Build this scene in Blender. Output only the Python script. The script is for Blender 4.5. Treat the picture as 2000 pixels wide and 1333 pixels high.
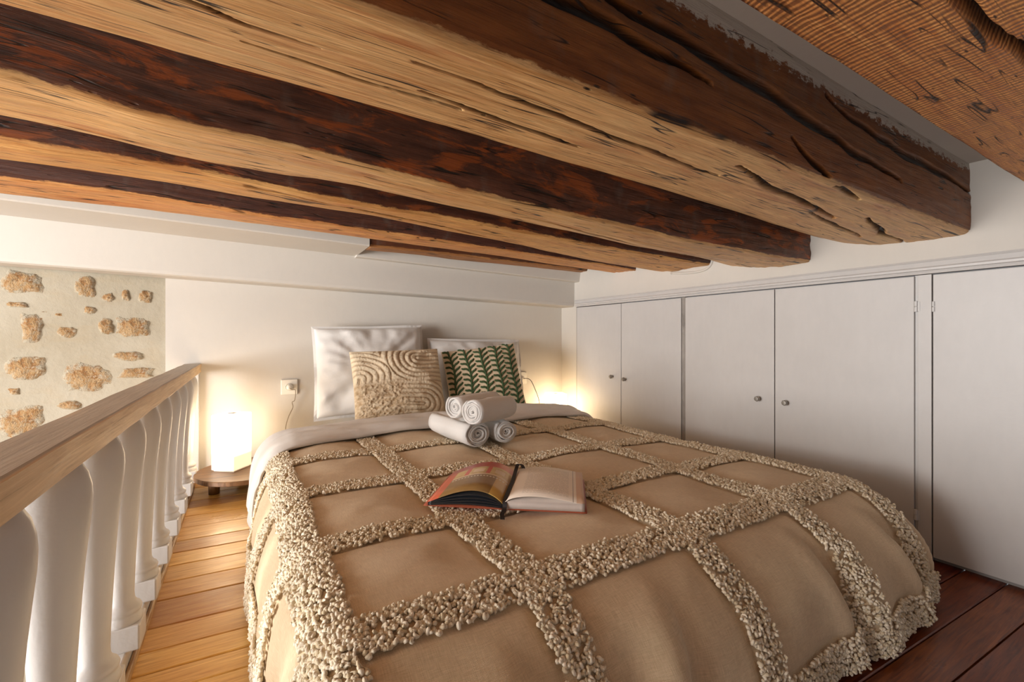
import bpy, bmesh, math, random
import numpy as np
from mathutils import Vector, Matrix

for o in list(bpy.data.objects):
    bpy.data.objects.remove(o, do_unlink=True)
C = bpy.context.scene.collection
PI = math.pi

# ------------------------------------------------------------------ camera
H = 0.78                                   # eye height above the loft floor
cam_d = bpy.data.cameras.new('camera')
cam_d.sensor_width = 36.0
cam_d.lens = 36.0 * 880 / 2000
cam_d.shift_y = -5.5 / 2000
cam_d.clip_start = 0.01
cam = bpy.data.objects.new('camera', cam_d)
cam.location = (0, 0, H)
cam.rotation_euler = (PI / 2, 0, -math.radians(30.6756))
C.objects.link(cam)
bpy.context.scene.camera = cam

# ------------------------------------------------------------------ light
world = bpy.data.worlds.new('world')
bpy.context.scene.world = world
world.use_nodes = True
wb = world.node_tree.nodes['Background']
wb.inputs[0].default_value = (0.93, 0.95, 1.0, 1)
wb.inputs[1].default_value = 0.15

def area(name, loc, target, sx, sy, power, col):
    l = bpy.data.lights.new(name, 'AREA')
    l.shape = 'RECTANGLE'; l.size = sx; l.size_y = sy
    l.energy = power; l.color = col
    o = bpy.data.objects.new(name, l)
    o.location = loc
    o.rotation_euler = (Vector(target) - Vector(loc)).to_track_quat('-Z', 'Y').to_euler()
    C.objects.link(o)
    return o
# window daylight from the left, then an added fill from below
area('window_daylight', (-3.9, 0.95, 0.60), (1.5, 1.2, 0.72), 2.3, 1.5, 225, (1.0, 0.985, 0.97))
area('upward_fill', (-2.3, 0.2, -1.2), (0.2, 1.6, 1.1), 1.8, 1.6, 9, (1.0, 0.95, 0.88))  # unseen upward fill, added to brighten the beam undersides

vs = bpy.context.scene.view_settings
vs.view_transform = 'Standard'; vs.look = 'None'
vs.exposure = 0.46; vs.gamma = 1.0; vs.use_curve_mapping = False

# ------------------------------------------------------------------ helpers
def tag(o, label=None, cat=None, group=None, kind=None):
    if label: o['label'] = label
    if cat: o['category'] = cat
    if group: o['group'] = group
    if kind: o['kind'] = kind
    return o

def empty(name, loc=(0, 0, 0), rz=0.0):
    o = bpy.data.objects.new(name, None)
    o.location = loc; o.rotation_euler = (0, 0, rz); o.empty_display_size = 0.05
    C.objects.link(o)
    return o

def mk(name, verts, faces, mat=None, parent=None, smooth=False, loc=None, attrs=None):
    """one mesh object from vertex and face lists"""
    me = bpy.data.meshes.new(name)
    me.from_pydata([tuple(v) for v in verts], [], [tuple(f) for f in faces])
    me.validate(clean_customdata=False)
    if attrs:
        for an, (ty, data) in attrs.items():
            at = me.attributes.new(an, ty, 'POINT')
            at.data.foreach_set('vector' if ty == 'FLOAT_VECTOR' else 'value', np.asarray(data, dtype=np.float32).ravel())
    if smooth:
        me.polygons.foreach_set('use_smooth', [True] * len(me.polygons))
    me.update()
    o = bpy.data.objects.new(name, me)
    if mat: me.materials.append(mat)
    C.objects.link(o)
    if parent: o.parent = parent
    if loc is not None: o.location = loc
    return o

def mk_np(name, V, Q, mat, parent=None, smooth=True, attrs=None):
    """big mesh from numpy arrays (faces all of one size)"""
    V = np.asarray(V, dtype=np.float32); Q = np.asarray(Q, dtype=np.int32)
    n = Q.shape[1]
    me = bpy.data.meshes.new(name)
    me.vertices.add(len(V)); me.vertices.foreach_set('co', V.ravel())
    me.loops.add(Q.size); me.loops.foreach_set('vertex_index', Q.ravel())
    me.polygons.add(len(Q)); me.polygons.foreach_set('loop_start', np.arange(0, Q.size, n, dtype=np.int32))
    me.polygons.foreach_set('loop_total', np.full(len(Q), n, dtype=np.int32))
    me.update(calc_edges=True)
    if smooth: me.polygons.foreach_set('use_smooth', np.ones(len(Q), dtype=bool))
    if attrs:
        for an, (ty, data) in attrs.items():
            at = me.attributes.new(an, ty, 'POINT')
            at.data.foreach_set('vector' if ty == 'FLOAT_VECTOR' else 'value', np.asarray(data, dtype=np.float32).ravel())
    o = bpy.data.objects.new(name, me)
    me.materials.append(mat)
    C.objects.link(o)
    if parent: o.parent = parent
    return o

def from_bm(name, bm, mat, parent=None, smooth=False):
    me = bpy.data.meshes.new(name)
    bmesh.ops.recalc_face_normals(bm, faces=bm.faces)
    bm.to_mesh(me); bm.free()
    if smooth: me.polygons.foreach_set('use_smooth', [True] * len(me.polygons))
    o = bpy.data.objects.new(name, me)
    if mat: me.materials.append(mat)
    C.objects.link(o)
    if parent: o.parent = parent
    return o

def bm_box(bm, x0, x1, y0, y1, z0, z1, bev=0.0, seg=2):
    vs_ = [bm.verts.new((x, y, z)) for x in (x0, x1) for y in (y0, y1) for z in (z0, z1)]
    idx = [(0, 1, 3, 2), (4, 6, 7, 5), (0, 4, 5, 1), (2, 3, 7, 6), (0, 2, 6, 4), (1, 5, 7, 3)]
    fs = [bm.faces.new([vs_[i] for i in q]) for q in idx]
    if bev > 0:
        es = list({e for f in fs for e in f.edges})
        bmesh.ops.bevel(bm, geom=es, offset=bev, segments=seg, affect='EDGES', profile=0.5)

def box(name, x0, x1, y0, y1, z0, z1, mat, parent=None, bev=0.0, seg=2, smooth=False):
    bm = bmesh.new(); bm_box(bm, x0, x1, y0, y1, z0, z1, bev, seg)
    return from_bm(name, bm, mat, parent, smooth)

def bm_lathe(bm, prof, n=28, cx=0, cy=0):
    rings = []
    for r, z in prof:
        rings.append([bm.verts.new((cx + r * math.cos(2 * PI * i / n), cy + r * math.sin(2 * PI * i / n), z)) for i in range(n)])
    for a, b in zip(rings[:-1], rings[1:]):
        for i in range(n):
            bm.faces.new((a[i], a[(i + 1) % n], b[(i + 1) % n], b[i]))
    bm.faces.new(rings[0][::-1]); bm.faces.new(rings[-1])

def bm_tube(bm, pts, rad, n=8):
    pts = [Vector(p) for p in pts]
    rings = []
    up = Vector((0.13, 0.21, 0.97))
    for i, p in enumerate(pts):
        t = (pts[min(i + 1, len(pts) - 1)] - pts[max(i - 1, 0)]).normalized()
        a = t.cross(up)
        if a.length < 1e-3: a = t.cross(Vector((1, 0, 0)))
        a.normalize(); b = t.cross(a)
        r = rad[i] if isinstance(rad, (list, tuple)) else rad
        rings.append([bm.verts.new(p + a * (r * math.cos(2 * PI * k / n)) + b * (r * math.sin(2 * PI * k / n))) for k in range(n)])
    for a, b in zip(rings[:-1], rings[1:]):
        for i in range(n):
            bm.faces.new((a[i], a[(i + 1) % n], b[(i + 1) % n], b[i]))
    bm.faces.new(rings[0][::-1]); bm.faces.new(rings[-1])

def smooth_path(pts, k=6):
    P = [np.array(p, float) for p in pts]
    P = [2 * P[0] - P[1]] + P + [2 * P[-1] - P[-2]]
    out = []
    for i in range(1, len(P) - 2):
        for j in range(k):
            t = j / k
            a, b, c, d = P[i - 1], P[i], P[i + 1], P[i + 2]
            out.append(0.5 * ((2 * b) + (c - a) * t + (2 * a - 5 * b + 4 * c - d) * t * t + (3 * b - a - 3 * c + d) * t ** 3))
    out.append(P[-2])
    return out

def hash3(i, j, k, seed):
    n = (i * 374761393 + j * 668265263 + k * 1274126177 + seed * 974634721) & 0x7fffffff
    n = ((n ^ (n >> 13)) * 1274126177) & 0x7fffffff
    n = n ^ (n >> 16)
    return (n & 0xffff) / 65535.0

def vnoise(x, y, z=0.0, seed=0):
    """value noise in [-1,1], vectorised"""
    x = np.asarray(x, float); y = np.asarray(y, float); z = np.asarray(z, float) + np.zeros_like(x)
    i = np.floor(x).astype(np.int64); j = np.floor(y).astype(np.int64); k = np.floor(z).astype(np.int64)
    u = x - i; v = y - j; w = z - k
    u = u * u * (3 - 2 * u); v = v * v * (3 - 2 * v); w = w * w * (3 - 2 * w)
    r = 0
    for a in (0, 1):
        for b in (0, 1):
            for c in (0, 1):
                r = r + hash3(i + a, j + b, k + c, seed) * (u if a else 1 - u) * (v if b else 1 - v) * (w if c else 1 - w)
    return r * 2 - 1

def fbm(x, y, z=0.0, seed=0, oct=3):
    r = 0; a = 1.0; f = 1.0
    for o in range(oct):
        r = r + a * vnoise(np.asarray(x) * f, np.asarray(y) * f, np.asarray(z) * f, seed + o * 17); a *= 0.5; f *= 2.0
    return r

def sstep(a, b, x):
    t = np.clip((x - a) / (b - a), 0, 1)
    return t * t * (3 - 2 * t)

def grid_quads(n, m, closed=False):
    """quads of an n x m vertex grid (row major)"""
    i = np.arange(n - 1)[:, None]; j = np.arange(m if closed else m - 1)[None, :]
    a = i * m + j; b = i * m + (j + 1) % m
    return np.stack([a, b, b + m, a + m], -1).reshape(-1, 4)

# ------------------------------------------------------------------ materials
class N:
    """small node-graph writer"""
    def __init__(self, name):
        self.m = bpy.data.materials.new(name); self.m.use_nodes = True
        self.t = self.m.node_tree; self.n = self.t.nodes
        self.b = self.n['Principled BSDF']
        self.out = self.n['Material Output']
    def node(self, typ, **kw):
        nd = self.n.new(typ)
        for k, v in kw.items(): setattr(nd, k, v)
        return nd
    def put(self, sock, v):
        if isinstance(v, bpy.types.NodeSocket): self.t.links.new(v, sock)
        elif v is not None:
            if isinstance(v, tuple) and len(v) == 3 and sock.type == 'RGBA': v = v + (1,)
            sock.default_value = v
    def coord(self, kind='Object'):
        return self.node('ShaderNodeTexCoord').outputs[kind]
    def attr(self, name, out='Vector'):
        return self.node('ShaderNodeAttribute', attribute_name=name).outputs[out]
    def mapping(self, vec, scale=(1, 1, 1), loc=(0, 0, 0), rot=(0, 0, 0)):
        nd = self.node('ShaderNodeMapping')
        self.put(nd.inputs[0], vec); nd.inputs[1].default_value = loc; nd.inputs[2].default_value = rot; nd.inputs[3].default_value = scale
        return nd.outputs[0]
    def noise(self, vec, scale=5, detail=4, rough=0.55, dist=0.0, out=0):
        nd = self.node('ShaderNodeTexNoise')
        self.put(nd.inputs['Vector'], vec); nd.inputs['Scale'].default_value = scale
        nd.inputs['Detail'].default_value = detail; nd.inputs['Roughness'].default_value = rough; nd.inputs['Distortion'].default_value = dist
        return nd.outputs[out]
    def voronoi(self, vec, scale=5, feature='F1', out='Distance'):
        nd = self.node('ShaderNodeTexVoronoi', feature=feature)
        self.put(nd.inputs['Vector'], vec); nd.inputs['Scale'].default_value = scale
        return nd.outputs[out]
    def wave(self, vec, scale=5, dist=2, detail=2, dscale=1, direction='X'):
        nd = self.node('ShaderNodeTexWave', bands_direction=direction)
        self.put(nd.inputs['Vector'], vec); nd.inputs['Scale'].default_value = scale
        nd.inputs['Distortion'].default_value = dist; nd.inputs['Detail'].default_value = detail; nd.inputs['Detail Scale'].default_value = dscale
        return nd.outputs['Fac']
    def ramp(self, fac, stops, interp='LINEAR'):
        nd = self.node('ShaderNodeValToRGB'); self.put(nd.inputs[0], fac)
        cr = nd.color_ramp; cr.interpolation = interp
        while len(cr.elements) > 1: cr.elements.remove(cr.elements[-1])
        for i, (p, c) in enumerate(stops):
            e = cr.elements[0] if i == 0 else cr.elements.new(p)
            e.position = p
            e.color = (c, c, c, 1) if isinstance(c, (int, float)) else tuple(c) + (1,)
        return nd.outputs[0]
    def mix(self, fac, a, b, mode='MIX'):
        nd = self.node('ShaderNodeMix', data_type='RGBA', blend_type=mode)
        self.put(nd.inputs[0], fac); self.put(nd.inputs[6], a); self.put(nd.inputs[7], b)
        return nd.outputs[2]
    def math(self, op, a, b=0.0, c=0.0):
        nd = self.node('ShaderNodeMath', operation=op)
        self.put(nd.inputs[0], a); self.put(nd.inputs[1], b); self.put(nd.inputs[2], c)
        return nd.outputs[0]
    def mrange(self, v, a, b, c=0.0, d=1.0):
        nd = self.node('ShaderNodeMapRange'); self.put(nd.inputs[0], v)
        for i, x in enumerate((a, b, c, d)): nd.inputs[i + 1].default_value = x
        return nd.outputs[0]
    def xyz(self, v):
        nd = self.node('ShaderNodeSeparateXYZ'); self.put(nd.inputs[0], v); return nd.outputs
    def comb(self, x, y, z=0.0):
        nd = self.node('ShaderNodeCombineXYZ')
        for i, v in enumerate((x, y, z)): self.put(nd.inputs[i], v)
        return nd.outputs[0]
    def bump(self, h, strength=0.3, dist=0.01):
        nd = self.node('ShaderNodeBump'); self.put(nd.inputs['Height'], h)
        nd.inputs['Strength'].default_value = strength; nd.inputs['Distance'].default_value = dist
        self.put(self.b.inputs['Normal'], nd.outputs[0])
    def done(self, col=None, rough=0.6, **kw):
        self.put(self.b.inputs['Base Color'], col); self.put(self.b.inputs['Roughness'], rough)
        for k, v in kw.items(): self.put(self.b.inputs[k], v)
        return self.m

def lin(r, g, b):
    f = lambda c: (c / 255 / 12.92) if c / 255 <= 0.04045 else ((c / 255 + 0.055) / 1.055) ** 2.4
    return (f(r), f(g), f(b))

def m_paint(name, col, rough=0.55, brush=0.06, bump=0.08):
    n = N(name); c = n.coord()
    a = n.noise(n.mapping(c, (3, 3, 3)), 2.0, 4)
    b = n.noise(n.mapping(c, (14, 14, 5)), 3.0, 3)
    k = n.math('ADD', n.math('MULTIPLY', a, 0.6), n.math('MULTIPLY', b, 0.4))
    col2 = tuple(x * (1 - 2 * brush) for x in col)
    cc = n.mix(n.mrange(k, 0.3, 0.7), col2, col)
    n.bump(n.math('ADD', b, n.noise(c, 90, 2)), bump, 0.002)
    return n.done(cc, rough)

M = {}
M['wall'] = m_paint('white_wall_paint', (0.59, 0.555, 0.505), 0.75, 0.02, 0.10)
M['cupboard'] = m_paint('white_cupboard_paint', (0.54, 0.52, 0.505), 0.42, 0.035, 0.10)
M['gap'] = m_paint('unpainted_grey_inside', (0.34, 0.31, 0.29), 0.9)
M['baluster'] = m_paint('white_gloss_paint', (0.60, 0.59, 0.58), 0.38, 0.03, 0.25)
M['plastic'] = m_paint('white_plastic', (0.80, 0.77, 0.70), 0.35, 0.01, 0.0)
M['grey_metal'] = m_paint('grey_metal', (0.33, 0.31, 0.28), 0.35, 0.05, 0.02)
M['grey_metal'].node_tree.nodes['Principled BSDF'].inputs['Metallic'].default_value = 0.7
M['black_cord'] = m_paint('dark_cord', (0.05, 0.045, 0.04), 0.5)
M['cord'] = m_paint('grey_cord', (0.30, 0.25, 0.18), 0.5)

def m_beam(name, tan_lo, tan_hi, pd, pl, flake, flake_amt, seed, ripple=0.0, sheen=0.55, lime=False):
    n = N(name)
    bc = n.attr('bc'); paint = n.attr('paint', 'Fac'); crack = n.attr('crack', 'Fac')
    o = (seed * 3.7, seed * 1.9, 0)
    g1 = n.noise(n.mapping(bc, (1.6, 26, 1), o), 3.0, 6, 0.65, 0.6)          # broad grain
    g2 = n.noise(n.mapping(bc, (5, 160, 1), o), 2.0, 4, 0.7, 0.3)            # fine fibre
    blot = n.noise(n.mapping(bc, (2.2, 6, 1), o), 2.0, 4, 0.6, 0.4)
    tan = n.mix(n.mrange(g1, 0.33, 0.68), tan_lo, tan_hi)
    tan = n.mix(n.mrange(g2, 0.32, 0.55, 0.5, 0.0), tan, tuple(x * 0.45 for x in tan_lo))
    g3 = n.noise(n.mapping(bc, (2.4, 75, 1), (seed * 1.3, 4.0, 0)), 2.4, 5, 0.75, 0.5)
    tan = n.mix(n.mrange(g3, 0.55, 0.66, 0.0, 0.75), tan, tuple(x * 0.34 for x in tan_lo))
    tan = n.mix(n.mrange(n.noise(n.mapping(bc, (1.5, 8, 1), (seed * 7.7, 1.0, 0)), 2.0, 4, 0.6, 0.5), 0.54, 0.68, 0.0, 0.5), tan, lin(176, 92, 38))
    tan = n.mix(n.mrange(blot, 0.5, 0.72, 0.0, 0.55), tan, tuple(x * 0.62 for x in tan_hi))
    # thin drying checks that follow the grain
    w = n.noise(n.mapping(bc, (0.9, 15, 1), (seed * 5.1, 0.3, 0)), 2.0, 2, 0.5, 0.25)
    chk = n.mrange(n.math('ABSOLUTE', n.math('SUBTRACT', w, 0.5)), 0.003, 0.014, 1.0, 0.0)
    brk = n.mrange(n.noise(n.mapping(bc, (3.2, 7, 1), o), 2.0, 2), 0.46, 0.56)
    chk = n.math('MULTIPLY', chk, brk)
    # short pits and nail marks
    pit = n.voronoi(n.mapping(bc, (7, 34, 1), o), 2.2)
    pit = n.math('MULTIPLY', n.mrange(pit, 0.05, 0.13, 1, 0), n.mrange(n.noise(n.mapping(bc, (2, 9, 1), o), 3.0, 2), 0.50, 0.60))
    dark = n.math('MAXIMUM', n.math('MAXIMUM', chk, pit), crack)
    # old dark finish on the sides, flaked here and there
    pn = n.noise(n.mapping(bc, (3.0, 16, 1), o), 2.5, 5, 0.65)
    pcol = n.mix(n.mrange(pn, 0.35, 0.68), pd, pl)
    grime = n.noise(n.mapping(bc, (9, 5, 1), o), 2.0, 4)
    pcol = n.mix(n.mrange(grime, 0.56, 0.75, 0, 0.35), pcol, (0.20, 0.165, 0.135))
    fl = n.noise(n.mapping(bc, (2.6, 11, 1), (seed * 2.3, 7.0, 0)), 1.8, 6, 0.7, 0.8)
    fmask = n.mrange(fl, 0.60 - flake_amt, 0.68 - flake_amt)
    pcol = n.mix(fmask, pcol, n.mix(g1, tuple(x * 0.4 for x in flake), flake))
    edge = n.math('ADD', paint, n.math('MULTIPLY', n.math('SUBTRACT', n.noise(n.mapping(bc, (9, 40, 1), o), 2.0, 5, 0.7), 0.5), 0.7))
    pm = n.mrange(edge, 0.44, 0.56)
    col = n.mix(pm, tan, pcol)
    # crumbs of white plaster left on the timber
    ws = n.noise(n.mapping(bc, (7, 22, 1), (seed * 9.3, 2.0, 0)), 2.0, 5, 0.75)
    col = n.mix(n.mrange(ws, 0.735, 0.77, 0, 0.6), col, (0.62, 0.58, 0.52))
    if lime:                                              # ragged plaster smeared over the top edge
        rag = n.math('ADD', n.xyz(bc)[1], n.math('MULTIPLY', n.math('SUBTRACT', n.noise(n.mapping(bc, (16, 26, 1)), 2.0, 6, 0.75), 0.5), 0.11))
        col = n.mix(n.mrange(rag, 0.060, 0.068, 1.0, 0.0), col, (0.66, 0.62, 0.56))
    col = n.mix(dark, col, (0.022, 0.011, 0.006))
    h = n.math('SUBTRACT', n.math('ADD', n.math('MULTIPLY', g2, 0.5), n.math('MULTIPLY', g1, 0.7)), n.math('MULTIPLY', dark, 1.2))
    if ripple > 0:
        rp = n.wave(n.mapping(bc, (1, 0.25, 1), (0, 0, 0), (0, 0, 0.25)), 26, 5, 2, 1.5)
        h = n.math('ADD', h, n.math('MULTIPLY', rp, ripple))
        col = n.mix(n.mrange(rp, 0.55, 0.95, 0, 0.35), col, tuple(x * 0.4 for x in tan_lo))
    n.bump(h, 0.7, 0.006)
    return n.done(col, n.mrange(g1, 0.3, 0.7, sheen - 0.1, sheen + 0.15))

TL, TH = lin(204, 146, 84), lin(248, 206, 144)
M['beam0'] = m_beam('orange_oak', lin(200, 124, 64), lin(244, 178, 108), lin(100, 50, 25), lin(130, 70, 35), lin(170, 90, 40), 0.0, 1, 0.5)
M['beam1'] = m_beam('tan_oak_dark_sides', TL, lin(248, 208, 148), lin(112, 60, 16), lin(150, 90, 36), lin(158, 92, 38), -0.04, 2, 0.0, 0.5, True)
M['beam2'] = m_beam('oak_flaked_red_sides', TL, TH, lin(66, 34, 20), lin(118, 72, 50), lin(186, 96, 38), 0.075, 3, 0.0, 0.45)
M['beam3'] = m_beam('oak_umber_sides', lin(200, 134, 70), lin(246, 196, 124), lin(62, 28, 14), lin(104, 54, 26), lin(165, 86, 34), 0.05, 4)
M['beam4'] = m_beam('oak_plum_sides', lin(204, 130, 70), lin(242, 184, 116), lin(72, 36, 24), lin(104, 60, 42), lin(140, 70, 34), 0.0, 5)
M['beam5'] = m_beam('oak_brown_sides', lin(140, 86, 42), lin(196, 140, 84), lin(80, 40, 18), lin(110, 58, 26), lin(140, 74, 34), 0.0, 6)

def m_plank(name, lo, hi, dk, rd):
    n = N(name); c = n.coord()
    rnd = n.node('ShaderNodeObjectInfo').outputs['Random']
    off = n.comb(n.math('MULTIPLY', rnd, 37.0), n.math('MULTIPLY', rnd, 11.0), 0)
    add = n.node('ShaderNodeVectorMath', operation='ADD'); n.put(add.inputs[0], c); n.put(add.inputs[1], off)
    v = add.outputs[0]
    g1 = n.noise(n.mapping(v, (2.0, 30, 1)), 2.5, 5, 0.6, 1.2)
    g2 = n.noise(n.mapping(v, (6, 150, 1)), 2.0, 3)
    bl = n.noise(n.mapping(v, (3, 5, 1)), 1.5, 4)
    col = n.mix(n.mrange(g1, 0.32, 0.68), lo, hi)
    col = n.mix(n.mrange(g2, 0.5, 0.7, 0, 0.4), col, dk)
    col = n.mix(n.mrange(bl, 0.45, 0.75, 0, 0.45), col, rd)
    hv = n.node('ShaderNodeHueSaturation'); n.put(hv.inputs['Color'], col)
    n.put(hv.inputs['Value'], n.mrange(rnd, 0, 1, 0.72, 1.18)); n.put(hv.inputs['Hue'], n.mrange(rnd, 0, 1, 0.488, 0.506))
    n.bump(n.math('ADD', g1, g2), 0.12, 0.002)
    return n.done(hv.outputs[0], n.mrange(bl, 0.3, 0.7, 0.26, 0.46))
M['plank'] = m_plank('varnished_pine', lin(204, 146, 68), lin(246, 202, 120), lin(172, 112, 48), lin(212, 152, 78))
M['plank_dim_brown'] = m_plank('dim_worn_brown_pine', lin(120, 64, 28), lin(176, 108, 52), lin(96, 46, 18), lin(128, 64, 28))  # boards' own brown, darkened for the weak light at the front
M['plank_dim_red'] = m_plank('dim_red_pine', lin(84, 32, 12), lin(140, 72, 30), lin(64, 24, 10), lin(84, 28, 12))  # boards' own red plus the weak front-right light, painted in
M['subfloor'] = m_paint('dark_subfloor', (0.03, 0.018, 0.01), 0.9)

def m_rail():
    n = N('worn_handrail'); c = n.coord()
    g = n.noise(n.mapping(c, (60, 2.5, 60)), 2.0, 5, 0.65, 0.4)
    w = n.noise(n.mapping(c, (14, 3, 14)), 2.0, 5, 0.7)
    col = n.mix(n.mrange(g, 0.35, 0.7), lin(200, 166, 122), lin(232, 202, 158))
    col = n.mix(n.mrange(w, 0.56, 0.70, 0, 0.5), col, lin(226, 208, 182))
    col = n.mix(n.mrange(g, 0.30, 0.38, 0.4, 0), col, lin(130, 100, 72))
    col = n.mix(n.mrange(n.xyz(c)[2], 0.6375, 0.6395), col, n.mix(n.mrange(g, 0.35, 0.7), lin(158, 146, 132), lin(186, 174, 158)))
    n.bump(g, 0.3, 0.003)
    return n.done(col, 0.5)
M['rail'] = m_rail()

def m_edge():
    n = N('scuffed_edge_strip'); c = n.coord()
    g = n.noise(n.mapping(c, (40, 4, 40)), 2.0, 5, 0.7)
    col = n.mix(n.mrange(g, 0.4, 0.65), lin(150, 108, 62), lin(214, 186, 142))
    n.bump(g, 0.3, 0.002)
    return n.done(col, 0.5)
M['edge'] = m_edge()

def m_walnut():
    n = N('brown_stained_tabletop'); c = n.coord()
    g = n.noise(n.mapping(c, (4, 50, 4)), 2.0, 5, 0.65, 0.5)
    col = n.mix(n.mrange(g, 0.35, 0.68), lin(88, 60, 36), lin(136, 98, 62))
    n.bump(g, 0.1, 0.002)
    return n.done(col, 0.45)
M['table'] = m_walnut()

def m_linen():
    n = N('taupe_linen'); uv = n.attr('cloth')
    a = n.wave(uv, 210, 1.2, 2, 1.0, 'X'); b = n.wave(uv, 210, 1.2, 2, 1.0, 'Y')
    sl = n.noise(n.mapping(uv, (22, 330, 1)), 2.0, 3); sl2 = n.noise(n.mapping(uv, (330, 22, 1)), 2.0, 3)
    k = n.math('ADD', n.math('MULTIPLY', sl, 0.5), n.math('MULTIPLY', sl2, 0.5))
    big = n.noise(uv, 4, 3)
    col = n.mix(n.mrange(k, 0.36, 0.64), lin(204, 178, 142), lin(234, 210, 176))
    col = n.mix(n.mrange(big, 0.4, 0.7, 0, 0.2), col, lin(204, 178, 144))
    h = n.math('ADD', n.math('ADD', n.math('MULTIPLY', a, 0.4), n.math('MULTIPLY', b, 0.4)), k)
    n.bump(h, 0.45, 0.002)
    return n.done(col, 0.9, **{'Sheen Weight': 0.15})
M['linen'] = m_linen()

def m_tuft():
    n = N('cream_yarn'); c = n.coord()
    a = n.noise(c, 60, 3); t = n.attr('tone', 'Fac')
    col = n.mix(t, lin(212, 194, 160), lin(250, 240, 220))
    col = n.mix(n.mrange(a, 0.4, 0.7, 0, 0.3), col, lin(184, 164, 130))
    n.bump(n.noise(c, 900, 2), 0.3, 0.001)
    return n.done(col, 0.95, **{'Sheen Weight': 0.2})
M['tuft'] = m_tuft()

def m_cotton(name, col, rough=0.8, wr=0.25):
    n = N(name); c = n.coord()
    w = n.noise(c, 9, 5, 0.6, 1.0); f = n.noise(c, 420, 2)
    n.bump(n.math('ADD', w, n.math('MULTIPLY', f, 0.06)), wr, 0.012)
    cc = n.mix(n.mrange(w, 0.3, 0.7), tuple(x * 0.95 for x in col), col)
    return n.done(cc, rough, **{'Sheen Weight': 0.1})
M['sheet'] = m_cotton('white_cotton', (0.74, 0.705, 0.665))
M['pillow'] = m_cotton('white_pillow_cotton', (0.70, 0.68, 0.655))

def m_terry():
    n = N('white_terry'); c = n.coord()
    f = n.noise(c, 700, 3, 0.7); g = n.noise(c, 60, 3)
    n.bump(n.math('ADD', f, n.math('MULTIPLY', g, 0.5)), 0.6, 0.003)
    return n.done(n.mix(f, (0.72, 0.70, 0.675), (0.83, 0.81, 0.785)), 0.95, **{'Sheen Weight': 0.2})
M['terry'] = m_terry()

def m_rib():
    n = N('oat_ribbed_tufting'); c = n.coord(); t = n.attr('rib', 'Fac')
    f = n.noise(c, 300, 3, 0.7)
    col = n.mix(t, lin(186, 156, 118), lin(244, 228, 200))
    col = n.mix(n.mrange(f, 0.45, 0.7, 0, 0.4), col, lin(198, 174, 138))
    n.bump(f, 0.8, 0.005)
    return n.done(col, 0.95)
M['rib'] = m_rib()
M['cushion'] = m_cotton('oatmeal_cushion_cotton', lin(222, 202, 172), 0.9, 0.12)
def m_green():
    n = N('green_embroidery'); c = n.coord(); f = n.noise(c, 260, 3, 0.7)
    n.bump(f, 0.7, 0.003)
    return n.done(n.mix(f, lin(38, 62, 36), lin(84, 106, 66)), 0.9)
M['green'] = m_green()

def m_plaster():
    n = N('cream_lime_plaster'); c = n.coord()
    a = n.noise(c, 2.2, 5, 0.6); b = n.noise(c, 22, 5, 0.7); d = n.noise(n.mapping(c, (1, 1, 3)), 4, 4)
    col = n.mix(n.mrange(a, 0.35, 0.66), lin(160, 151, 132), lin(176, 169, 153))
    col = n.mix(n.mrange(d, 0.55, 0.75, 0, 0.35), col, lin(166, 147, 114))
    n.bump(n.math('ADD', b, n.math('MULTIPLY', a, 2.0)), 0.35, 0.012)
    return n.done(col, 0.9)
M['plaster'] = m_plaster()
def m_stone():
    n = N('ochre_rubble_stone'); c = n.coord()
    a = n.noise(c, 16, 6, 0.72, 1.0); b = n.voronoi(c, 34); d = n.noise(c, 44, 4, 0.7)
    col = n.ramp(a, [(0.30, lin(84, 62, 42)), (0.42, lin(150, 108, 64)), (0.52, lin(168, 138, 98)), (0.64, lin(162, 148, 126)), (0.8, lin(120, 102, 80))])
    col = n.mix(n.mrange(d, 0.36, 0.44, 0.75, 0), col, lin(112, 88, 64))
    col = n.mix(n.mrange(d, 0.57, 0.70, 0, 0.8), col, lin(182, 173, 156))
    rim = n.math('ADD', n.attr('rim', 'Fac'), n.math('MULTIPLY', n.math('SUBTRACT', n.noise(c, 28, 5, 0.7), 0.5), 2.2))
    col = n.mix(n.mrange(rim, 0.62, 0.95), col, lin(170, 161, 142))
    n.bump(n.math('ADD', a, d), 0.9, 0.012)
    return n.done(col, 0.9)
M['stone'] = m_stone()

# ------------------------------------------------------------------ setting
XR = 2.061                                   # face of the cupboards and of the wall above them
WL = np.array([-0.23, 3.02]); WR = np.array([2.06, 2.74])     # line of the back wall on plan
wd = (WR - WL) / np.hypot(*(WR - WL)); wn = np.array([-wd[1], wd[0]])
def wy(x, off=0.0):
    """y of the back wall (moved off towards the room) at x"""
    p = WL - wn * off
    return p[1] + (x - p[0]) * wd[1] / wd[0]

def prism(name, xs, prof, mat, parent=None):
    """prof(x) -> list of (y,z); swept over the x stations, capped"""
    V = []; F = []; m = len(prof(xs[0]))
    for x in xs: V += [(x, y, z) for y, z in prof(x)]
    for i in range(len(xs) - 1):
        for j in range(m):
            F.append((i * m + j, i * m + (j + 1) % m, (i + 1) * m + (j + 1) % m, (i + 1) * m + j))
    F.append(tuple(range(m))); F.append(tuple(range((len(xs) - 1) * m, len(xs) * m))[::-1])
    bm = bmesh.new(); vv = [bm.verts.new(v) for v in V]
    for f in F: bm.faces.new([vv[i] for i in f])
    return from_bm(name, bm, mat, parent)

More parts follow.
